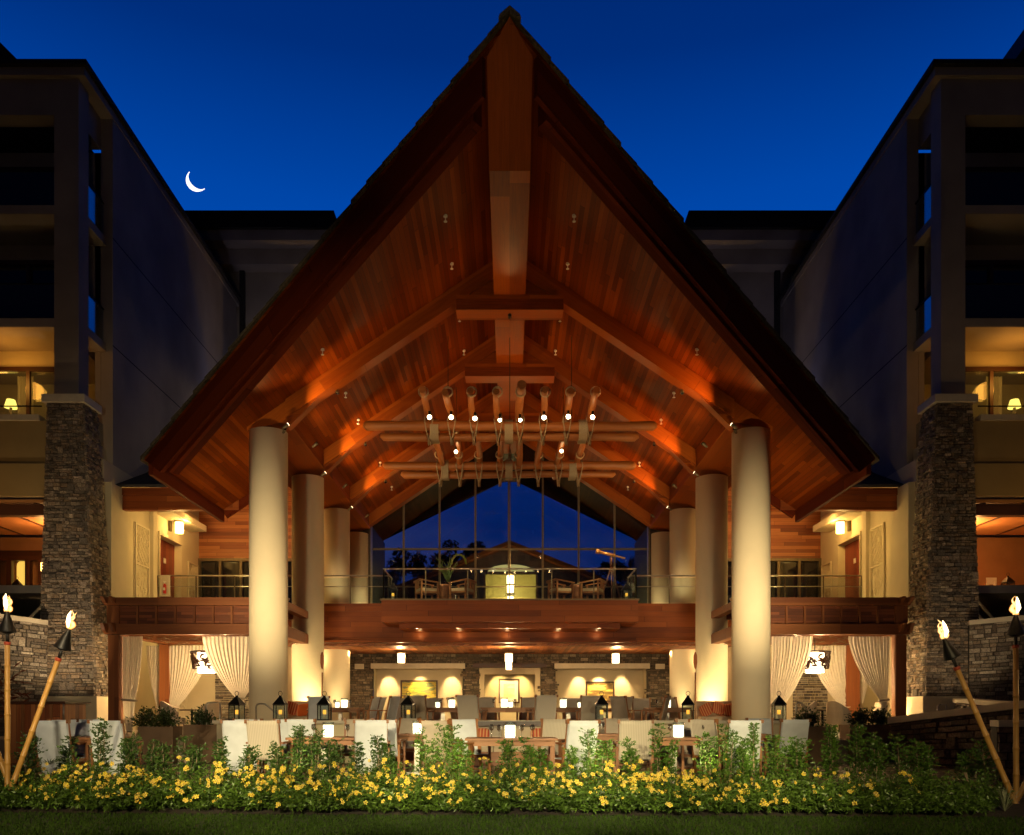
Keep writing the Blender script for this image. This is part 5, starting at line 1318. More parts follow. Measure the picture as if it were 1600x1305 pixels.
# ================= GARDEN EDGES =================
# right: stone walls with pale caps
def stonewall(name, lb, A, B, th, z0, zA, zB, seed, cap=.16, pal=None, capmat='cap'):
    A = Vector(A); B = Vector(B); W = thing(name, lb, 'wall', (A.x, A.y, 0)); n = Vector((B.y-A.y, -(B.x-A.x), 0)).normalized()
    m = MB(); a, b = Vector((A.x, A.y, z0)), Vector((B.x, B.y, z0)); stones(m, a, b, (B.x, B.y, zB), (A.x, A.y, zA), .12, .15, .5, .06, seed, pal); m.build('stonework', M['stone'], W)
    m = MB(); nn = -n
    q = [a+nn*.01, b+nn*.01, b+nn*th, a+nn*th]; top = [Vector((A.x, A.y, zA))+nn*.01, Vector((B.x, B.y, zB))+nn*.01, Vector((B.x, B.y, zB))+nn*th, Vector((A.x, A.y, zA))+nn*th]
    m.hexa(q+top); m.build('core', M['mortar'], W)
    m = MB(); up = Z*.003; q = [top[0]+n*.1+up, top[1]+n*.1+up, top[2]+nn*.05+up, top[3]+nn*.05+up]; m.hexa(q+[p+Z*cap for p in q]); m.build('cap', M[capmat], W, bevel=.008)
    return W
pal2 = [(.22, .15, .10), (.16, .11, .075), (.28, .20, .14), (.12, .09, .07)]
p1 = P(1392, 1131, 19.6); p2 = P(1610, 1106, 16.0)
stonewall('stone_wall', 'low brown stone garden wall with sloping pale cap at the right', (p1.x, p1.y, 0), (p2.x, p2.y, 0), .4, 0, p1.z, p2.z, 51, .14, pal2)
p1 = P(1558, 1136, 13.5); p2 = P(1640, 1136, 13.3)
stonewall('stone_wall', 'short low wall with pale cap behind the right upright torch', (p1.x, p1.y, 0), (p2.x, p2.y, 0), .4, 0, p1.z, p2.z, 52, .10, pal2)
p1 = P(1494, 1098, 24); p2 = P(1610, 1108, 20)
stonewall('stone_wall', 'farther pale-capped wall by the foot of the right pier', (p1.x, p1.y, 0), (p2.x, p2.y, 0), .3, 0, p1.z, p2.z, 53, .12, pal2)
p1 = P(1514, 977, 27.1); p2 = P(1640, 965, 26.4)
stonewall('stone_wall', 'tall stone terrace wall right of the right pier', (p1.x, p1.y, 0), (p2.x, p2.y, 0), .5, 0, p1.z, p2.z, 54, .14)
p1 = P(-60, 958, 25.6); p2 = P(74, 977, 27.1)
stonewall('stone_wall', 'tall stone terrace wall left of the left pier', (p1.x, p1.y, 0), (p2.x, p2.y, 0), .5, 0, p1.z, p2.z, 55, .14)
# stair rails beside the piers
for s, a in ((-1, ((45, 967), (70, 943), (60, 975), (74, 958))), (1, ((1526, 938), (1554, 970), (1526, 960), (1541, 973)))):
    R_ = thing('stair_rail', f'slanting pale stair rails beside the {side_name(s)} pier', 'railing', (s*15.6, 28.8, 4))
    for k in (0, 2):
        m = MB(); m.beam(P(*a[k], 29.2), P(*a[k+1], 29.2), .07, .07); m.build('rail', M['cap'], R_)
# torches
def torch(b, t, lb, flame=True, seed=1, r_=.036, hcone=.24, wcone=.105, side=0):
    b = Vector(b); t = Vector(t); d = (t-b).normalized(); T = thing('torch', lb, 'torch', b, 'bamboo garden torches')
    L_ = (t-b).length; pts = []; rad = []; n = int(L_/.30); rr = random.Random(seed)
    for i in range(n):
        a0 = b+d*(L_*i/n); l = L_/n; k = r_*(1-.12*i/n)
        for f, g in ((0, 1.0), (.02, 1.16), (.05, 1.16), (.08, .99), (.5, .95), (.93, .99)): pts.append(a0+d*l*f); rad.append(k*g)
    pts.append(t); rad.append(r_*.88)
    m = MB(); m.tube(pts, rad, 12); m.build('bamboo_pole', M['bamboo'], T)
    m = MB(); m.tube([t-d*.02, t+d*.14], [.02, .022], 8); m.tube([t+d*.10, t+d*.125], [wcone*.3, wcone], 14, caps=True); ax = t+d*.12
    m.tube([ax, ax+d*.01, ax+d*hcone, ax+d*(hcone+.02)], [wcone, wcone, .025, .028], 18); m.build('cone_burner', M['black'], T)
    m = MB(); m.tube([t-d*.04, t+d*.0], [r_*1.12, r_*1.12], 10); m.build('red_collar', M['redcollar'], T)
    tip = ax+d*(hcone+.02)
    if flame:
        fh = .24
        m = MB(); ph = rr.uniform(0, 6)
        for q_ in range(5):
            off = Vector((rr.uniform(-.035, .035), rr.uniform(-.03, .03), 0)); hh = fh*rr.uniform(.55, 1); pts = []; rad = []
            for i in range(10):
                u = i/9; pts.append(tip+off*(math.sin(u*3))+Vector((side*.10*u*u+.03*math.sin(u*7+ph+q_), 0, u*hh))); rad.append(max(.002, (.036 if q_ == 0 else .022)*math.sin(math.pi*min(1, (u*.85+.14)))**.9*(1-u*.35)))
            m.tube(pts, rad, 10)
        fo = m.build('flame', M['flame'], T)
        m = MB(); m.tube([tip+Vector((0, -.03, .02)), tip+Vector((.01, -.05, .08)), tip+Vector((side*.03, -.045, .16)), tip+Vector((side*.06, -.03, .22))], [.01, .026, .02, .003], 8); m.build('flame_core', M['flamecore'], fo)
        lamp('POINT', tip+Vector((0, -.15, .15)), 5, (1, .6, .25), .06, name='torch_light')
M['redcollar'] = plain('red_collar', (.35, .05, .02), .5)
yt = 10.9
torch(P(12, 1232, yt), P(11.5, 1003, yt), 'upright bamboo torch at the left edge of the lawn', seed=1)
torch(P(8, 1246, 10.75)+Z*-.1, P(92, 1028, 10.75), 'bamboo torch leaning right in front of the left stone pier', seed=2, side=.6)
torch(P(14, 1226, 11.1), P(-38, 1080, 11.1), 'bamboo torch leaning out of the picture at the left edge', seed=3)
torch(P(1588, 1246, yt)+Z*-.05, P(1587, 1008, yt), 'upright bamboo torch at the right edge of the lawn', seed=4)
torch(P(1588, 1246, 10.75)+Z*-.1, P(1494, 1042, 10.75), 'bamboo torch leaning left in front of the right stone pier', seed=5, side=-.5)
torch(P(1586, 1256, 11.1), P(1650, 1130, 11.1), 'bamboo torch leaning out of the picture at the right edge', seed=6)
# wooden bar at left
Bc = thing('service_bar', 'wooden service bar with panelled front at the far left', 'bar counter', (PX(60, 18), 18, 0))
x0, x1 = PX(12, 18.0), PX(101, 18.0); m = MB(); m.box(x0, x1, 18.0, 18.9, .03, 1.36); m.build('body', M['bar'] if 'bar' in M else M['siding'], Bc)
for i in range(4):
    m = MB(); xx = x0+(x1-x0)*i/3.98; m.box(xx, xx+.05, 17.96, 17.998, .03, 1.36, g=(0, 0, 1)); m.build('stile', M['teak'], Bc)
m = MB(); m.box(x0-.05, x1+.06, 17.9, 19, 1.363, 1.41); m.build('counter', M['dark_wood'], Bc, bevel=.01)
m = MB(); m.tube([(x1+.03, 17.9, 1.36), (x1+.03, 17.9, 1.0)], .02, 8); m.build('rail', M['steel'], Bc)
# pool handrails
def grab(px0, px1, py, y, z0, lb, sl=0):
    a = PX(px0, y); c = PX(px1, y); z = PZ(py, y); m = MB()
    m.tube([(a, y, z0), (a, y, z-.06), (a+.03, y, z-.015), (a+.08, y, z), (a+(c-a)*.35, y, z), (c, y, z-sl), (c, y, z0)], .022, 8); tag(m.build('handrail', M['steel']), lb, 'handrail', 'steel step handrails')
grab(400, 440, 1100, 20.3, .55, 'steel step handrail in front of the left front column', .32)
grab(322, 344, 1098, 20.6, 0, 'steel step handrail before the left cabana planters', .0)
grab(1244, 1269, 1098, 20.0, 0, 'steel step handrail before the right cabana', .38)
grab(1465, 1478, 1101, 23.2, .5, 'small steel handrail at the foot of the right pier')
# planters and round shrubs in front of the cabanas
def planter(x0, x1, y, h, lb, mat='plantwall'):
    P_ = thing('planter', lb, 'planter', ((x0+x1)/2, y, 0), 'low planters in front of the cabanas'); m = MB(); m.box(x0, x0+.08, y, y+.6, .03, h); m.box(x1-.08, x1, y, y+.6, .03, h); m.box(x0+.081, x1-.081, y, y+.08, .03, h); m.box(x0+.081, x1-.081, y+.52, y+.6, .03, h); m.build('box', M[mat], P_, bevel=.01)
    m = MB(); m.box(x0+.082, x1-.082, y+.082, y+.518, .03, h-.05); m.build('soil', M['soil'], P_); return P_
M['plantwall'] = plain('brown_plaster', (.26, .16, .09), .8, ns=.2, nscale=3, bmp=.3)
def leafy(m, c, rx, ry, rz, nb, nl, ls, base, r):
    """many twigs each carrying small paired leaves"""
    for i in range(nb):
        th = r.uniform(0, 6.28); el = r.uniform(.15, 1.4); d = Vector((math.cos(th)*math.cos(el)*rx, math.sin(th)*math.cos(el)*ry, math.sin(el)*rz)); k = r.uniform(.7, 1.05)
        p = Vector(c)
        for j in range(nl):
            t = (.3+.7*j/nl)*k; q = p+d*t+Vector((r.gauss(0, .02), r.gauss(0, .02), r.gauss(0, .02)))
            a = (d.normalized()*.6+Vector((r.gauss(0, .6), r.gauss(0, .6), r.gauss(0, .5)))).normalized(); o_ = a.cross(Vector((r.gauss(0, 1), r.gauss(0, 1), r.gauss(0, 1)))).normalized()
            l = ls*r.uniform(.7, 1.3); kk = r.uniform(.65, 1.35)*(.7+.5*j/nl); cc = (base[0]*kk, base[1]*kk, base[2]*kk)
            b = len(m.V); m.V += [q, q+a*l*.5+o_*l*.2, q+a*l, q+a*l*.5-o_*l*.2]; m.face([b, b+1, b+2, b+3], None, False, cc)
rp = random.Random(77)
for x0p, x1p, y, h, lb in ((215, 270, 19.6, .86, 'brown planter left in front of the left cabana'), (286, 346, 19.8, .9, 'brown planter right in front of the left cabana'), (1246, 1300, 19.6, .86, 'brown planter left in front of the right cabana'), (1328, 1392, 19.8, .9, 'brown planter right in front of the right cabana')):
    xa, xb = PX(x0p, y), PX(x1p, y); planter(xa, xb, y, h, lb)
for px, y, lb in ((228, 19.9, 'round leafy shrub behind the first left planter edge'), (258, 20.0, 'smaller shrub between the two left cabana planters'), (315, 20.1, 'round leafy shrub in the planter at the left cabana centre'), (1262, 19.9, 'dark round shrub beside the right ledge lantern'), (1345, 20.1, 'dark round shrub left in the right cabana planter'), (1376, 20.1, 'dark round shrub right in the right cabana planter')):
    x = PX(px, y); S = thing('round_shrub', lb, 'shrub', (x, y, .8), 'round shrubs in front of the cabanas'); m = MB()
    for k in range(7): m.tube([(x, y, .8), (x+rp.uniform(-.25, .25), y+rp.uniform(-.15, .15), 1.2)], [.012, .004], 5)
    m.build('stem', M['stem'], S); m = MB(); leafy(m, (x, y, .84), .42, .3, .5, 90, 9, .075, (.05, .085, .02), rp); m.build('foliage', M['leaf'], S)
# cabana seats
def tub(px, y, z0, rz, lb, mat='tan'):
    t = thing('tub_chair', lb, 'chair', (0, 0, 0), 'tub chairs in the cabanas')
    m = MB(); n = 16
    for i in range(n):
        a0 = math.pi*(1.0+i/n); a1 = math.pi*(1.0+(i+1)/n); h = lambda a: .62+.36*(math.sin(-a if 0 else a)*-1)
        q = []
        for zf in (0, 1):
            for a, rr_ in ((a0, .34), (a1, .34), (a1, .41), (a0, .41)): q.append((rr_*math.cos(a), rr_*math.sin(a), .25 if zf == 0 else h(a)))
        m.hexa(q)
    m.build('backrest', M[mat], t)
    m = MB(); m.lathe([(.33, .26), (.345, .30), (.34, .44), (.28, .46)], 0, 0, 20); m.build('seat', M[mat], t)
    for sx in (-1, 1):
        for sy in (-1, 1): m = MB(); m.tube([(sx*.22, sy*.22, .26), (sx*.25, sy*.25, 0)], [.022, .015], 8); m.build('leg', M['dark_wood'], t)
    t.location = (PX(px, y), y, z0); t.rotation_euler = (0, 0, rz)
tub(1313, 27.0, Zu, R(-60), 'tan tub chair in the middle of the right cabana'); tub(1255, 27.4, Zu, R(60), 'dark tub chair at the left of the right cabana', 'taupe')
tub(272, 27.2, Zu, R(-50), 'taupe tub chair at the left in the left cabana', 'taupe'); tub(325, 27.3, Zu, R(50), 'pale tub chair under the drum lamp of the left cabana')
for s, px in ((-1, 300), (1, 1285)):
    t = thing('side_table', f'round dark table in the middle of the {side_name(s)} cabana', 'table', (PX(px, 27.6), 27.6, Zu)); x = PX(px, 27.6)
    m = MB(); m.lathe([(.38, Zu+.68), (.38, Zu+.72)], x, 27.6, 24); m.build('tabletop', M['dark_wood'], t); m = MB(); m.tube([(x, 27.6, Zu), (x, 27.6, Zu+.68)], .04, 8); m.lathe([(.22, Zu), (.22, Zu+.03)], x, 27.6, 16); m.build('pedestal', M['black'], t)
m = MB(); x, y = PX(1378, 28.5), 28.5; m.lathe([(.2, 1.5), (.28, 1.22)], x, y, 18); o_ = m.build('shade', M['tan']); L_ = thing('table_lamp', 'shaded lamp by the outer post of the right cabana', 'lamp', (x, y, .55)); o_.parent = L_; o_.matrix_parent_inverse = Matrix.Translation(-L_.location)
m = MB(); m.tube([(x, y, .55), (x, y, 1.25)], .04, 8); m.build('stand', M['tan'], L_)
# room lamps in the third level
for s, px in ((-1, 17), (1, 1585)):
    y = 31.0; x = PX(px, y); z = PZ(632, y); T = thing('room_lamp', f'glowing table lamp in the third-floor room window at the far {side_name(s)}', 'lamp', (x, y, z-.7)); m = MB(); m.lathe([(.22, z-.12), (.14, z+.16)], x, y, 16); m.build('shade', emis('room_lamp_shade', (1, .70, .12), 2.2), T); m = MB(); m.tube([(x, y, 9.9), (x, y, z-.12)], .05, 8); m.build('stand', M['dark_wood'], T)
    lamp('POINT', (x, y-.5, z+.1), 12, (1, .48, .10), .15, name='room_light')

# ================= PLANTING =================
# upright shrubs
def upshrub(px, y, topy, lb, wd=.2, dens=1.0, tint=(.055, .12, .02), seed=0, lean=0):
    r = random.Random(seed); x = PX(px, y); zt = PZ(topy, y); S = thing('upright_shrub', lb, 'shrub', (x, y, .05), 'young upright shrubs along the terrace edge')
    st = MB(); fo = MB(); n = r.choice((2, 3, 3, 4))
    for k in range(n):
        dx = r.uniform(-.5, .5)*wd+lean; top = Vector((x+dx, y+r.uniform(-.08, .08), zt-r.uniform(0, .2)*(k > 0))); b0 = Vector((x+dx*.25, y, .04)); mid = b0.lerp(top, .5)+Vector((r.uniform(-.03, .03), 0, 0))
        st.tube([b0, mid, top], [.011, .007, .002], 5)
        m_ = int(27*dens)
        for i in range(m_):
            t = .28+.72*i/m_; p = b0.lerp(top, t); p.x += (mid.x-b0.lerp(top, .5).x)*(1-abs(2*t-1)); bl = wd*(.75-.5*abs(t-.45))*r.uniform(.6, 1.1)
            for q_ in range(2):
                th = r.uniform(0, 6.28); d = Vector((math.cos(th), math.sin(th)*.8, r.uniform(.2, .9))).normalized()
                nl = 9
                for j in range(nl):
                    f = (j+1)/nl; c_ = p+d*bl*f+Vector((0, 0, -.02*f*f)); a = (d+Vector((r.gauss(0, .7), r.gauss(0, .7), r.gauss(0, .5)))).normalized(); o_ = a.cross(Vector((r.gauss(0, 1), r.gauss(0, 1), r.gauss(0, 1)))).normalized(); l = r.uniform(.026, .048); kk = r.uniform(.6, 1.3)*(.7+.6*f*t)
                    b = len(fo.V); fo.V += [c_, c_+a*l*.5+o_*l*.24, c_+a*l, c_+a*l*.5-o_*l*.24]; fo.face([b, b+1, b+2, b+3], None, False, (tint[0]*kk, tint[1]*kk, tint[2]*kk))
    st.build('stem', M['stem'], S); fo.build('foliage', M['leaf'], S); return S
sh_ = [(38, 1150, .26), (100, 1152, .2), (160, 1124, .16), (196, 1150, .2), (232, 1158, .15), (256, 1162, .13), (300, 1152, .24), (345, 1152, .14), (392, 1168, .2), (440, 1160, .2), (465, 1134, .16), (492, 1142, .17), (520, 1158, .18), (552, 1160, .16), (588, 1150, .2), (612, 1162, .14), (668, 1140, .18), (700, 1134, .24), (722, 1158, .14), (800, 1158, .2), (828, 1154, .2), (850, 1172, .14), (888, 1168, .16), (925, 1142, .22), (948, 1156, .16), (990, 1156, .2), (1030, 1130, .17), (1048, 1158, .13), (1108, 1148, .22), (1142, 1134, .18), (1165, 1152, .14), (1180, 1130, .12), (1218, 1150, .2), (1246, 1152, .18), (1300, 1132, .17), (1340, 1134, .2), (1366, 1146, .17), (1410, 1150, .24), (1438, 1158, .2), (1500, 1176, .22), (1545, 1160, .26)]
mark = ['under the left torches', 'before the far left white chair', 'tallest before the left bar table', 'before the second white chair from the left', 'thin one left of the brown planters', 'spindly one below the first brown planter', 'broad one below the second brown planter', 'slim one left of the first ledge lantern', 'below the white chair left of the striped one', 'before the striped chair', 'tall one right of the striped chair', 'left of the left table candle', 'under the left table candle', 'low one left of the shawl chair', 'before the shawl chair', 'slim one right of the shawl chair', 'below the small candle before the bench', 'bushy tall one left of the nearest taupe chair', 'slim one touching the nearest taupe chair', 'left one below the brightest candle', 'right one below the brightest candle', 'low one right of the central table', 'low one before the blue white chair', 'bushy one right of the blue white chair', 'slim one right of the bushy centre-right one', 'before the striped chair right of centre', 'tall one left of the right table', 'thin one by the right table pedestal', 'broad one right of the right table', 'tall one before the white chair at right', 'thin one right of the white chair at right', 'thin tall one before the right front column', 'left one below the right ledge lantern', 'right one below the right ledge lantern', 'tall one left of the right cabana planters', 'broad tall one before the right cabana', 'slim one before the outer right cabana post', 'broad one before the right garden wall', 'dim one before the right garden wall', 'dim low one left of the right torches', 'dim bushy one behind the right torches']
for i, ((px, ty, wd), mk) in enumerate(zip(sh_, mark)):
    upshrub(px, 12.05+.35*((i*7) % 5)/5-.15, ty, 'young upright green shrub, '+mk, wd*1.12, 1.0, (.085, .18, .02) if px > 620 else (.06, .12, .022), 100+i)
# flowering bushes
def bush(x, y, hgt, wd, nf, seed, tint):
    r = random.Random(seed); B = thing('flowering_bush', 'low leafy bush with yellow trumpet flowers in the bed along the lawn', 'bush', (x, y, .05), 'yellow flowering bushes in the bed')
    fo = MB(); fl = MB()
    tips = []
    for i in range(int(84*wd/.35)):
        th = r.uniform(0, 6.28); el = math.asin(r.uniform(.05, 1)); d = Vector((math.cos(th)*math.cos(el)*wd, math.sin(th)*math.cos(el)*wd*.8, math.sin(el)*hgt)); k = r.uniform(.72, 1.08); c = Vector((x, y, .06))
        for j in range(5):
            t = (.45+.55*j/4)*k; p = c+d*t
            for q_ in range(4):
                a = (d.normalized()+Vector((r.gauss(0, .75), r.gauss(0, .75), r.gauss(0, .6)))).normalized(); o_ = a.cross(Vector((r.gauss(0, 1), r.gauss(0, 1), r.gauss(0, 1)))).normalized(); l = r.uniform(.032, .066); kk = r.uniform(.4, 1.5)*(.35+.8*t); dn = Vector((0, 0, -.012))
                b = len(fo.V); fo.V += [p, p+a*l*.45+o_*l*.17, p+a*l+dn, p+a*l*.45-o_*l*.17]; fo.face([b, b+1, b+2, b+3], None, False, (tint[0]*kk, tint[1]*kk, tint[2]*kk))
        tips.append(c+d*k*1.03)
    tips = [p for p in tips if p.y < y+.12 and p.z > .12] or tips
    r.shuffle(tips)
    cl = []
    for p in tips[:max(1, int(nf*.55)) if nf else 0]:
        for z_ in range(r.choice((1, 1, 2, 3, 4))): cl.append(p+Vector((r.gauss(0, .028), r.gauss(0, .02), r.gauss(0, .022)))*(z_ > 0))
    for p in cl:
        p = p+Vector((0, -.035, .01))
        f = Vector((r.gauss(0, .4), -1+r.gauss(0, .3), r.uniform(.1, .9))).normalized(); a = f.orthogonal().normalized(); bb = f.cross(a); R0 = r.uniform(.014, .031); kk = r.uniform(.85, 1.15); ctr = p+f*.012; ph = r.uniform(0, 6)
        for q_ in range(5):
            t0 = ph+q_*1.2566; dd = lambda t, rr_, h_=0: ctr+(a*math.cos(t)+bb*math.sin(t))*rr_+f*h_
            b = len(fl.V); fl.V += [ctr-f*.012, dd(t0-.5, R0*.75, .006), dd(t0-.28, R0*1.08, 0), dd(t0+.28, R0*1.08, 0), dd(t0+.5, R0*.75, .006)]; fl.face([b, b+1, b+2, b+3, b+4], None, False, (.86*kk, .66*kk, .05+.12*r.random()))
        b = len(fl.V); fl.V += [ctr+a*.006-f*.003, ctr+bb*.006-f*.003, ctr-a*.006-f*.003, ctr-bb*.006-f*.003]; fl.face([b, b+1, b+2, b+3], None, False, (.5, .2, .01))
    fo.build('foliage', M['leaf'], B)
    if nf: fl.build('blossoms', M['flower'], B)
rb = random.Random(31); i = 0
for row, (dy, hh) in enumerate(((.22, .26), (.62, .38), (1.05, .47))):
    px = -10+row*14
    while px < 1540:
        dens = 1 if px < 700 else (1.1 if px < 1200 else .42)
        x_ = PX(px, 10.8); yy = bed_y(x_)+dy+rb.uniform(-.08, .08); x_ = PX(px, yy)
        nf = int((9 if row == 0 else 20 if row == 1 else 24)*dens*rb.uniform(.6, 1.4))
        nf = int(nf*(.45+.75*(1+math.sin(px*.021+row)*math.sin(px*.0083+2))))
        if px > 1420: nf = 0
        if px < 45: nf = 2
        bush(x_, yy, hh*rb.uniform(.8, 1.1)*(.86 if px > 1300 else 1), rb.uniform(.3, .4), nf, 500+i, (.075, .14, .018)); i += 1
        px += rb.uniform(38, 50)
# spiky grass by the right torches
x, y = PX(1570, 10.2), 10.2; m = MB(); r = random.Random(8)
for k in range(46):
    th = r.uniform(0, 6.28); o_ = r.uniform(.05, .3); h = r.uniform(.18, .36)
    p0 = Vector((x, y, .03)); p2 = p0+Vector((math.cos(th)*o_, math.sin(th)*o_, h)); mid = p0.lerp(p2, .5)+Z*.04; s_ = Vector((-math.sin(th), math.cos(th), 0))*.006
    for A_, B_, wa, wb in ((p0, mid, 1, .8), (mid, p2, .8, .05)): b = len(m.V); m.V += [A_-s_*wa, A_+s_*wa, B_+s_*wb, B_-s_*wb]; m.face([b, b+1, b+2, b+3], None, False, (.28, .30, .18))
tag(m.build('spiky_grass', M['leaf']), 'pale spiky grass tuft at the foot of the right torches', 'plant')
# palm-like fronds near the left torches
for (px, py, nm) in ((70, 1200, 'left'), (1520, 1215, 'right')):
    y = 11.4; x = PX(px, y); F_ = thing('fan_palm', f'small low fan palm beside the {nm} torches', 'palm', (x, y, .05)); m = MB(); r = random.Random(px)
    for k in range(9):
        th = r.uniform(0, 6.28); c_ = Vector((x+math.cos(th)*.22, y+math.sin(th)*.18, r.uniform(.3, .55)))
        for j in range(13):
            a = -1.3+2.6*j/12; d = (Vector((math.cos(th), math.sin(th), .2))*math.cos(a)+Vector((-math.sin(th), math.cos(th), .0))*math.sin(a)+Z*.15).normalized(); tip = c_+d*.24; sd_ = d.cross(Z).normalized()*.009
            b = len(m.V); m.V += [c_, c_.lerp(tip, .5)+sd_, tip, c_.lerp(tip, .5)-sd_]; m.face([b, b+1, b+2, b+3], None, False, (.05, .085, .02))
    m.build('fronds', M['leaf'], F_); m = MB()
    for k in range(5): m.tube([(x, y, .05), (x+r.uniform(-.15, .15), y, .4)], .008, 5)
    m.build('stem', M['stem'], F_)
# red leafed plants by the left stone wall
x, y = PX(14, 20), 20; Rp = thing('ti_plant', 'reddish leafy plant before the left stone wall', 'plant', (x, y, 0)); m = MB(); r = random.Random(2)
for k in range(70):
    c_ = Vector((x+r.uniform(-.5, .4), y+r.uniform(-.2, .2), r.uniform(.9, 2.2))); th = r.uniform(0, 6.28); d = Vector((math.cos(th), math.sin(th)*.5, r.uniform(-.3, .6))).normalized(); s_ = d.cross(Z).normalized()*.03; t2 = c_+d*.32
    b = len(m.V); m.V += [c_, c_.lerp(t2, .5)+s_+Z*.03, t2, c_.lerp(t2, .5)-s_+Z*.03]; m.face([b, b+1, b+2, b+3], None, False, (.16, .04, .015))
m.build('foliage', M['leaf'], Rp); m = MB(); m.tube([(x, y, 0), (x, y, 1.9)], [.03, .01], 6); m.build('stem', M['stem'], Rp)

# ================= LAMPS OF THE PLACE, WITH ADDED FILLS =================
WARM = (1, .68, .34); OR = (1, .50, .20)
for s in (-1, 1):
    for k, y in enumerate(FR[:3]):
        # uplight on the column head, grazing the rafter above
        spot_head((s*6.3, y-.95, 9.35), (s*4.6, y-.38, 10.9), pav, (110, 150, 130)[k], 'uplight', 70, (1, .58, .22) if s < 0 else (1, .44, .16), .2, lname='rafter_light')
        spot_head((s*6.1, y+1.9, 9.7), (s*3.0, y+2.4, 12.6), pav, (24, 60, 40)[k], 'uplight', 140, (1, .52, .18), .2, False, lname='soffit_light')
        spot_head((s*5.1, y+.1, zb(5.1)-.12), (s*4.0, y-4, .6), pav, 1100, 'track_spot', 62, (1, .74, .44), .16, False, lname='track_light')
    spot_head((s*6.42, 24.85, TOPC-.15), (s*3.6, 20.0, 11.6), pav, 130, 'uplight', 130, (1, .55, .18), .18, False, lname='front_soffit_light')
spot_head((0, 25.25, 12.7), (0, 17.0, 12.2), pav, 22, 'uplight', 80, (1, .52, .20), .2, False, lname='ridge_light')
for x in (-3.4, -1.9, -.1, 1.8, 3.3):
    m = MB(); m.tube([(x, 32.2, 4.216), (x, 32.2, 4.2)], .07, 12); m.build('downlight', M['bronze'], pav)
    lamp('POINT', (x, 32.80, 4.08), 1.6, WARM, .04, name='downlight_light')
    lamp('SPOT', (x, 31.9, 4.18), 420, WARM, .05, (x*.9, 27.5, 0), 100, .9, name='downlight_light')
for x in (-6.5, -4.2, -1.6, 1.6, 4.2, 6.5):
    m = MB(); m.tube([(x, 35.5, 3.716), (x, 35.5, 3.70)], .07, 12); m.build('downlight', M['bronze'], pav)
    lamp('SPOT', (x, 35.5, 3.68), 260, WARM, .05, (x, 37.2, 0), 110, .9, name='downlight_light')
# fixtureless fills added to brighten the balcony deck and its furniture
for x in (-3, 3): lamp('SPOT', (x, 30.4, 9.6), 850, (1, .70, .36), .1, (x, 32.2, 5.6), 62, .9, name='deck_fill')
# floods on the lawn behind the viewer, washing the flower bed
for x, pw, c_ in ((-4.6, 3600, (1, .84, .52)), (-2.3, 5600, (1, .86, .55)), (0, 6000, (1, .87, .58)), (2.2, 5600, (1, .86, .55)), (4.4, 2000, (1, .82, .48))):
    lamp('SPOT', (x*.9, -.6, 3.9), pw, c_, .08, (x*1.02, 11.2, .5), 22, .8, name='bed_flood')
# hidden stake lights in the bed that silhouette and backlight the upright shrubs
for k, (px, pw) in enumerate(((470, 12), (700, 22), (930, 26), (1110, 26), (1200, 14))):
    yy = 11.55; x = PX(px, yy); G = thing('garden_spotlight', ['first', 'second', 'third', 'fourth', 'fifth'][k]+' small dark stake light from the left, hidden among the flowering bushes', 'spotlight', (x, yy, .05), 'spotlights hidden in the flower bed')
    m = MB(); m.tube([(x, yy, .04), (x, yy, .30)], .012, 6); m.build('stake', M['black'], G); d = Vector((0, .7, .7)); q = Vector((x, yy, .34))
    m = MB(); m.tube([q-d*.09, q], [.03, .042], 10); m.build('head', M['black'], G)
    lamp('SPOT', q+d*.05, pw, (1, .86, .55), .03, q+Vector((0, .6, .8)), 120, .8, name='garden_light')
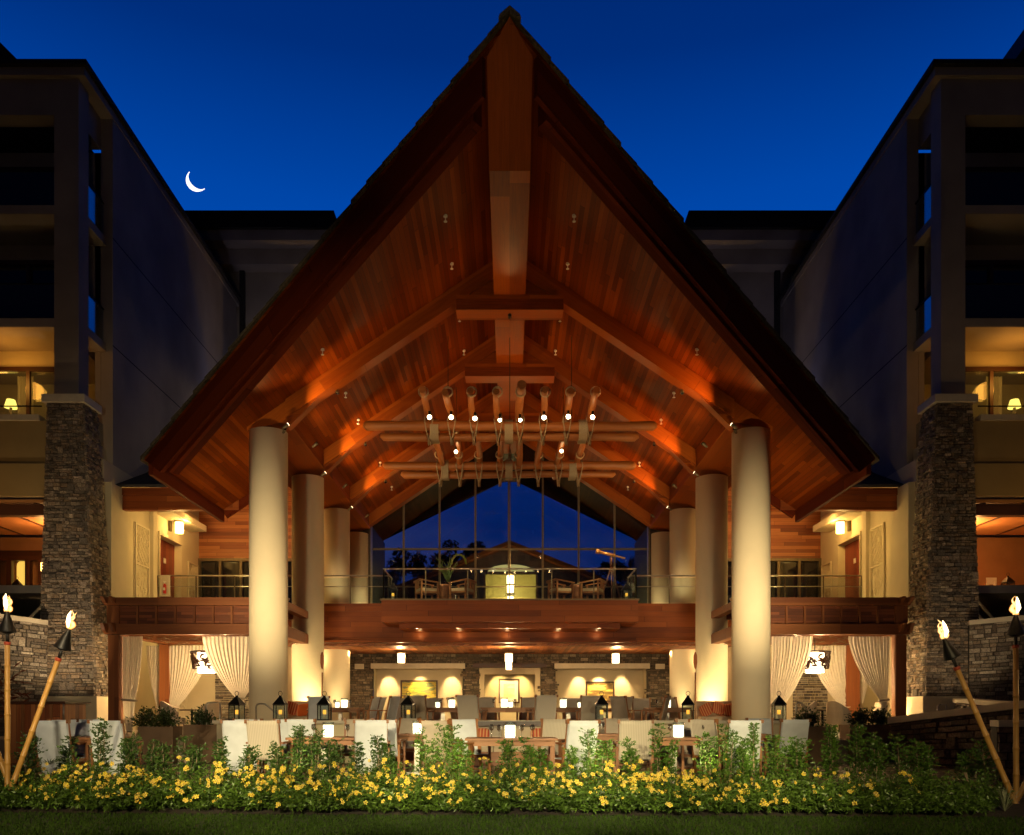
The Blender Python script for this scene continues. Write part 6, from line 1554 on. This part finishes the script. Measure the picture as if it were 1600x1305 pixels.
# floods from the lawn (seen in the photograph as white chair backs and evenly lit front columns)
lamp('SPOT', (-4.2, 3.5, 3.4), 6000, (1, .85, .62), .12, (-4.6, 24, 4.2), 56, .5, name='lawn_flood')
lamp('SPOT', (4.2, 3.5, 3.4), 4800, (1, .85, .62), .12, (2.7, 24, 3.4), 32, .6, name='lawn_flood')
for s in (-1, 1):
    lamp('SPOT', (s*6.9, 20.4, .62), 330, (1, .82, .54), .06, (s*7.1, 25.1, 3.2), 110, .8, name='column_foot_light')
    lamp('SPOT', (s*6.7, 16.2, 1.05), 2500, (1, .78, .48), .22, (s*7.0, 25.1, 5.6), 44 if s < 0 else 40, 1.0, name='column_flood')
    lamp('SPOT', (s*13.0, 24.4, .8), 330 if s < 0 else 110, (1, .76, .5), .06, (s*14.1, 27.5, 4.4), 66, .9, name='pier_light')
    lamp('SPOT', (s*12.5, 28.2, .65), 260, (1, .74, .35), .05, (s*13.4, 28.3, 4.0), 70, 1, name='pier_uplight')
    lamp('POINT', (s*16.6, 28.6, 12.4), 70, (1, .45, .07), .3, name='balcony_light')
    lamp('POINT', (s*16.4, 31.0, 7.3), 70 if s < 0 else 110, (1, .48, .16), .3, name='lounge_light')
    lamp('POINT', (s*12.0, 31.6, 7.4), 70, (1, .66, .22), .15, name='side_light')
    lamp('POINT', (s*10.6, 35.5, 8.6), 90, (1, .56, .22), .15, name='side_light')
    lamp('POINT', (s*11.0, 32.6, 4.6), 130, (1, .74, .30), .15, name='garden_wall_light')
    lamp('POINT', (s*7.9, 35.0, 3.2), 28, WARM, .15, name='garden_wall_light')

    lamp('SPOT', (s*4.4, 3.0, 3.2), 900, (1, .70, .50), .2, (s*15, 28, 12), 60, 1, name='wing_fill')  # unseen warm fill added to lift the dark wing front

lamp('SPOT', (0, 2.0, 3.2), 1500, (1, .72, .42), .15, (0, 18, 13.0), 26, 1, name='gable_fill')  # unseen lamp added to brighten the ridge beam and gable edge
lamp('SPOT', (0, 41.6, 11.5), 200, (1, .7, .4), .2, (0, 52, 7.5), 90, 1, name='lobby_light')

for s in (-1, 1):
    lamp('SPOT', (s*17.6, 24.5, 6.0), 90 if s < 0 else 80, (1, .55, .12), .3, (s*16, 27.6, 9.2), 110, 1, name='parapet_fill')  # added fill outside the view, brightens the parapet
    lamp('SPOT', (s*13.0, 36.0, 12.2), 60, (.9, .75, .7), .3, (s*12.5, 43.5, 18), 120, 1, name='rear_fill')  # fixtureless fill added to lift the dark rear block
    lamp('SPOT', (s*11.0, 38.0, 12.2), 160, (.6, .6, 1), .3, (s*11.5, 43.5, 20), 120, 1, name='rear_fill')  # second, bluish fill added for the rear block

    lamp('SPOT', (s*6.9, 34.6, .75), 120, (1, .76, .42), .06, (s*7.1, 35.6, 6.0), 70, 1.0, name='rear_column_light')
    lamp('SPOT', (s*6.6, 33.6, 5.5), 130, (1, .76, .42), .06, (s*7.1, 35.6, 8.0), 90, 1.0, name='rear_column_light')
    lamp('SPOT', (s*6.0, 38.6, 5.5), 130, (1, .76, .42), .06, (s*7.0, 40.3, 8.0), 90, 1.0, name='rear_column_light')
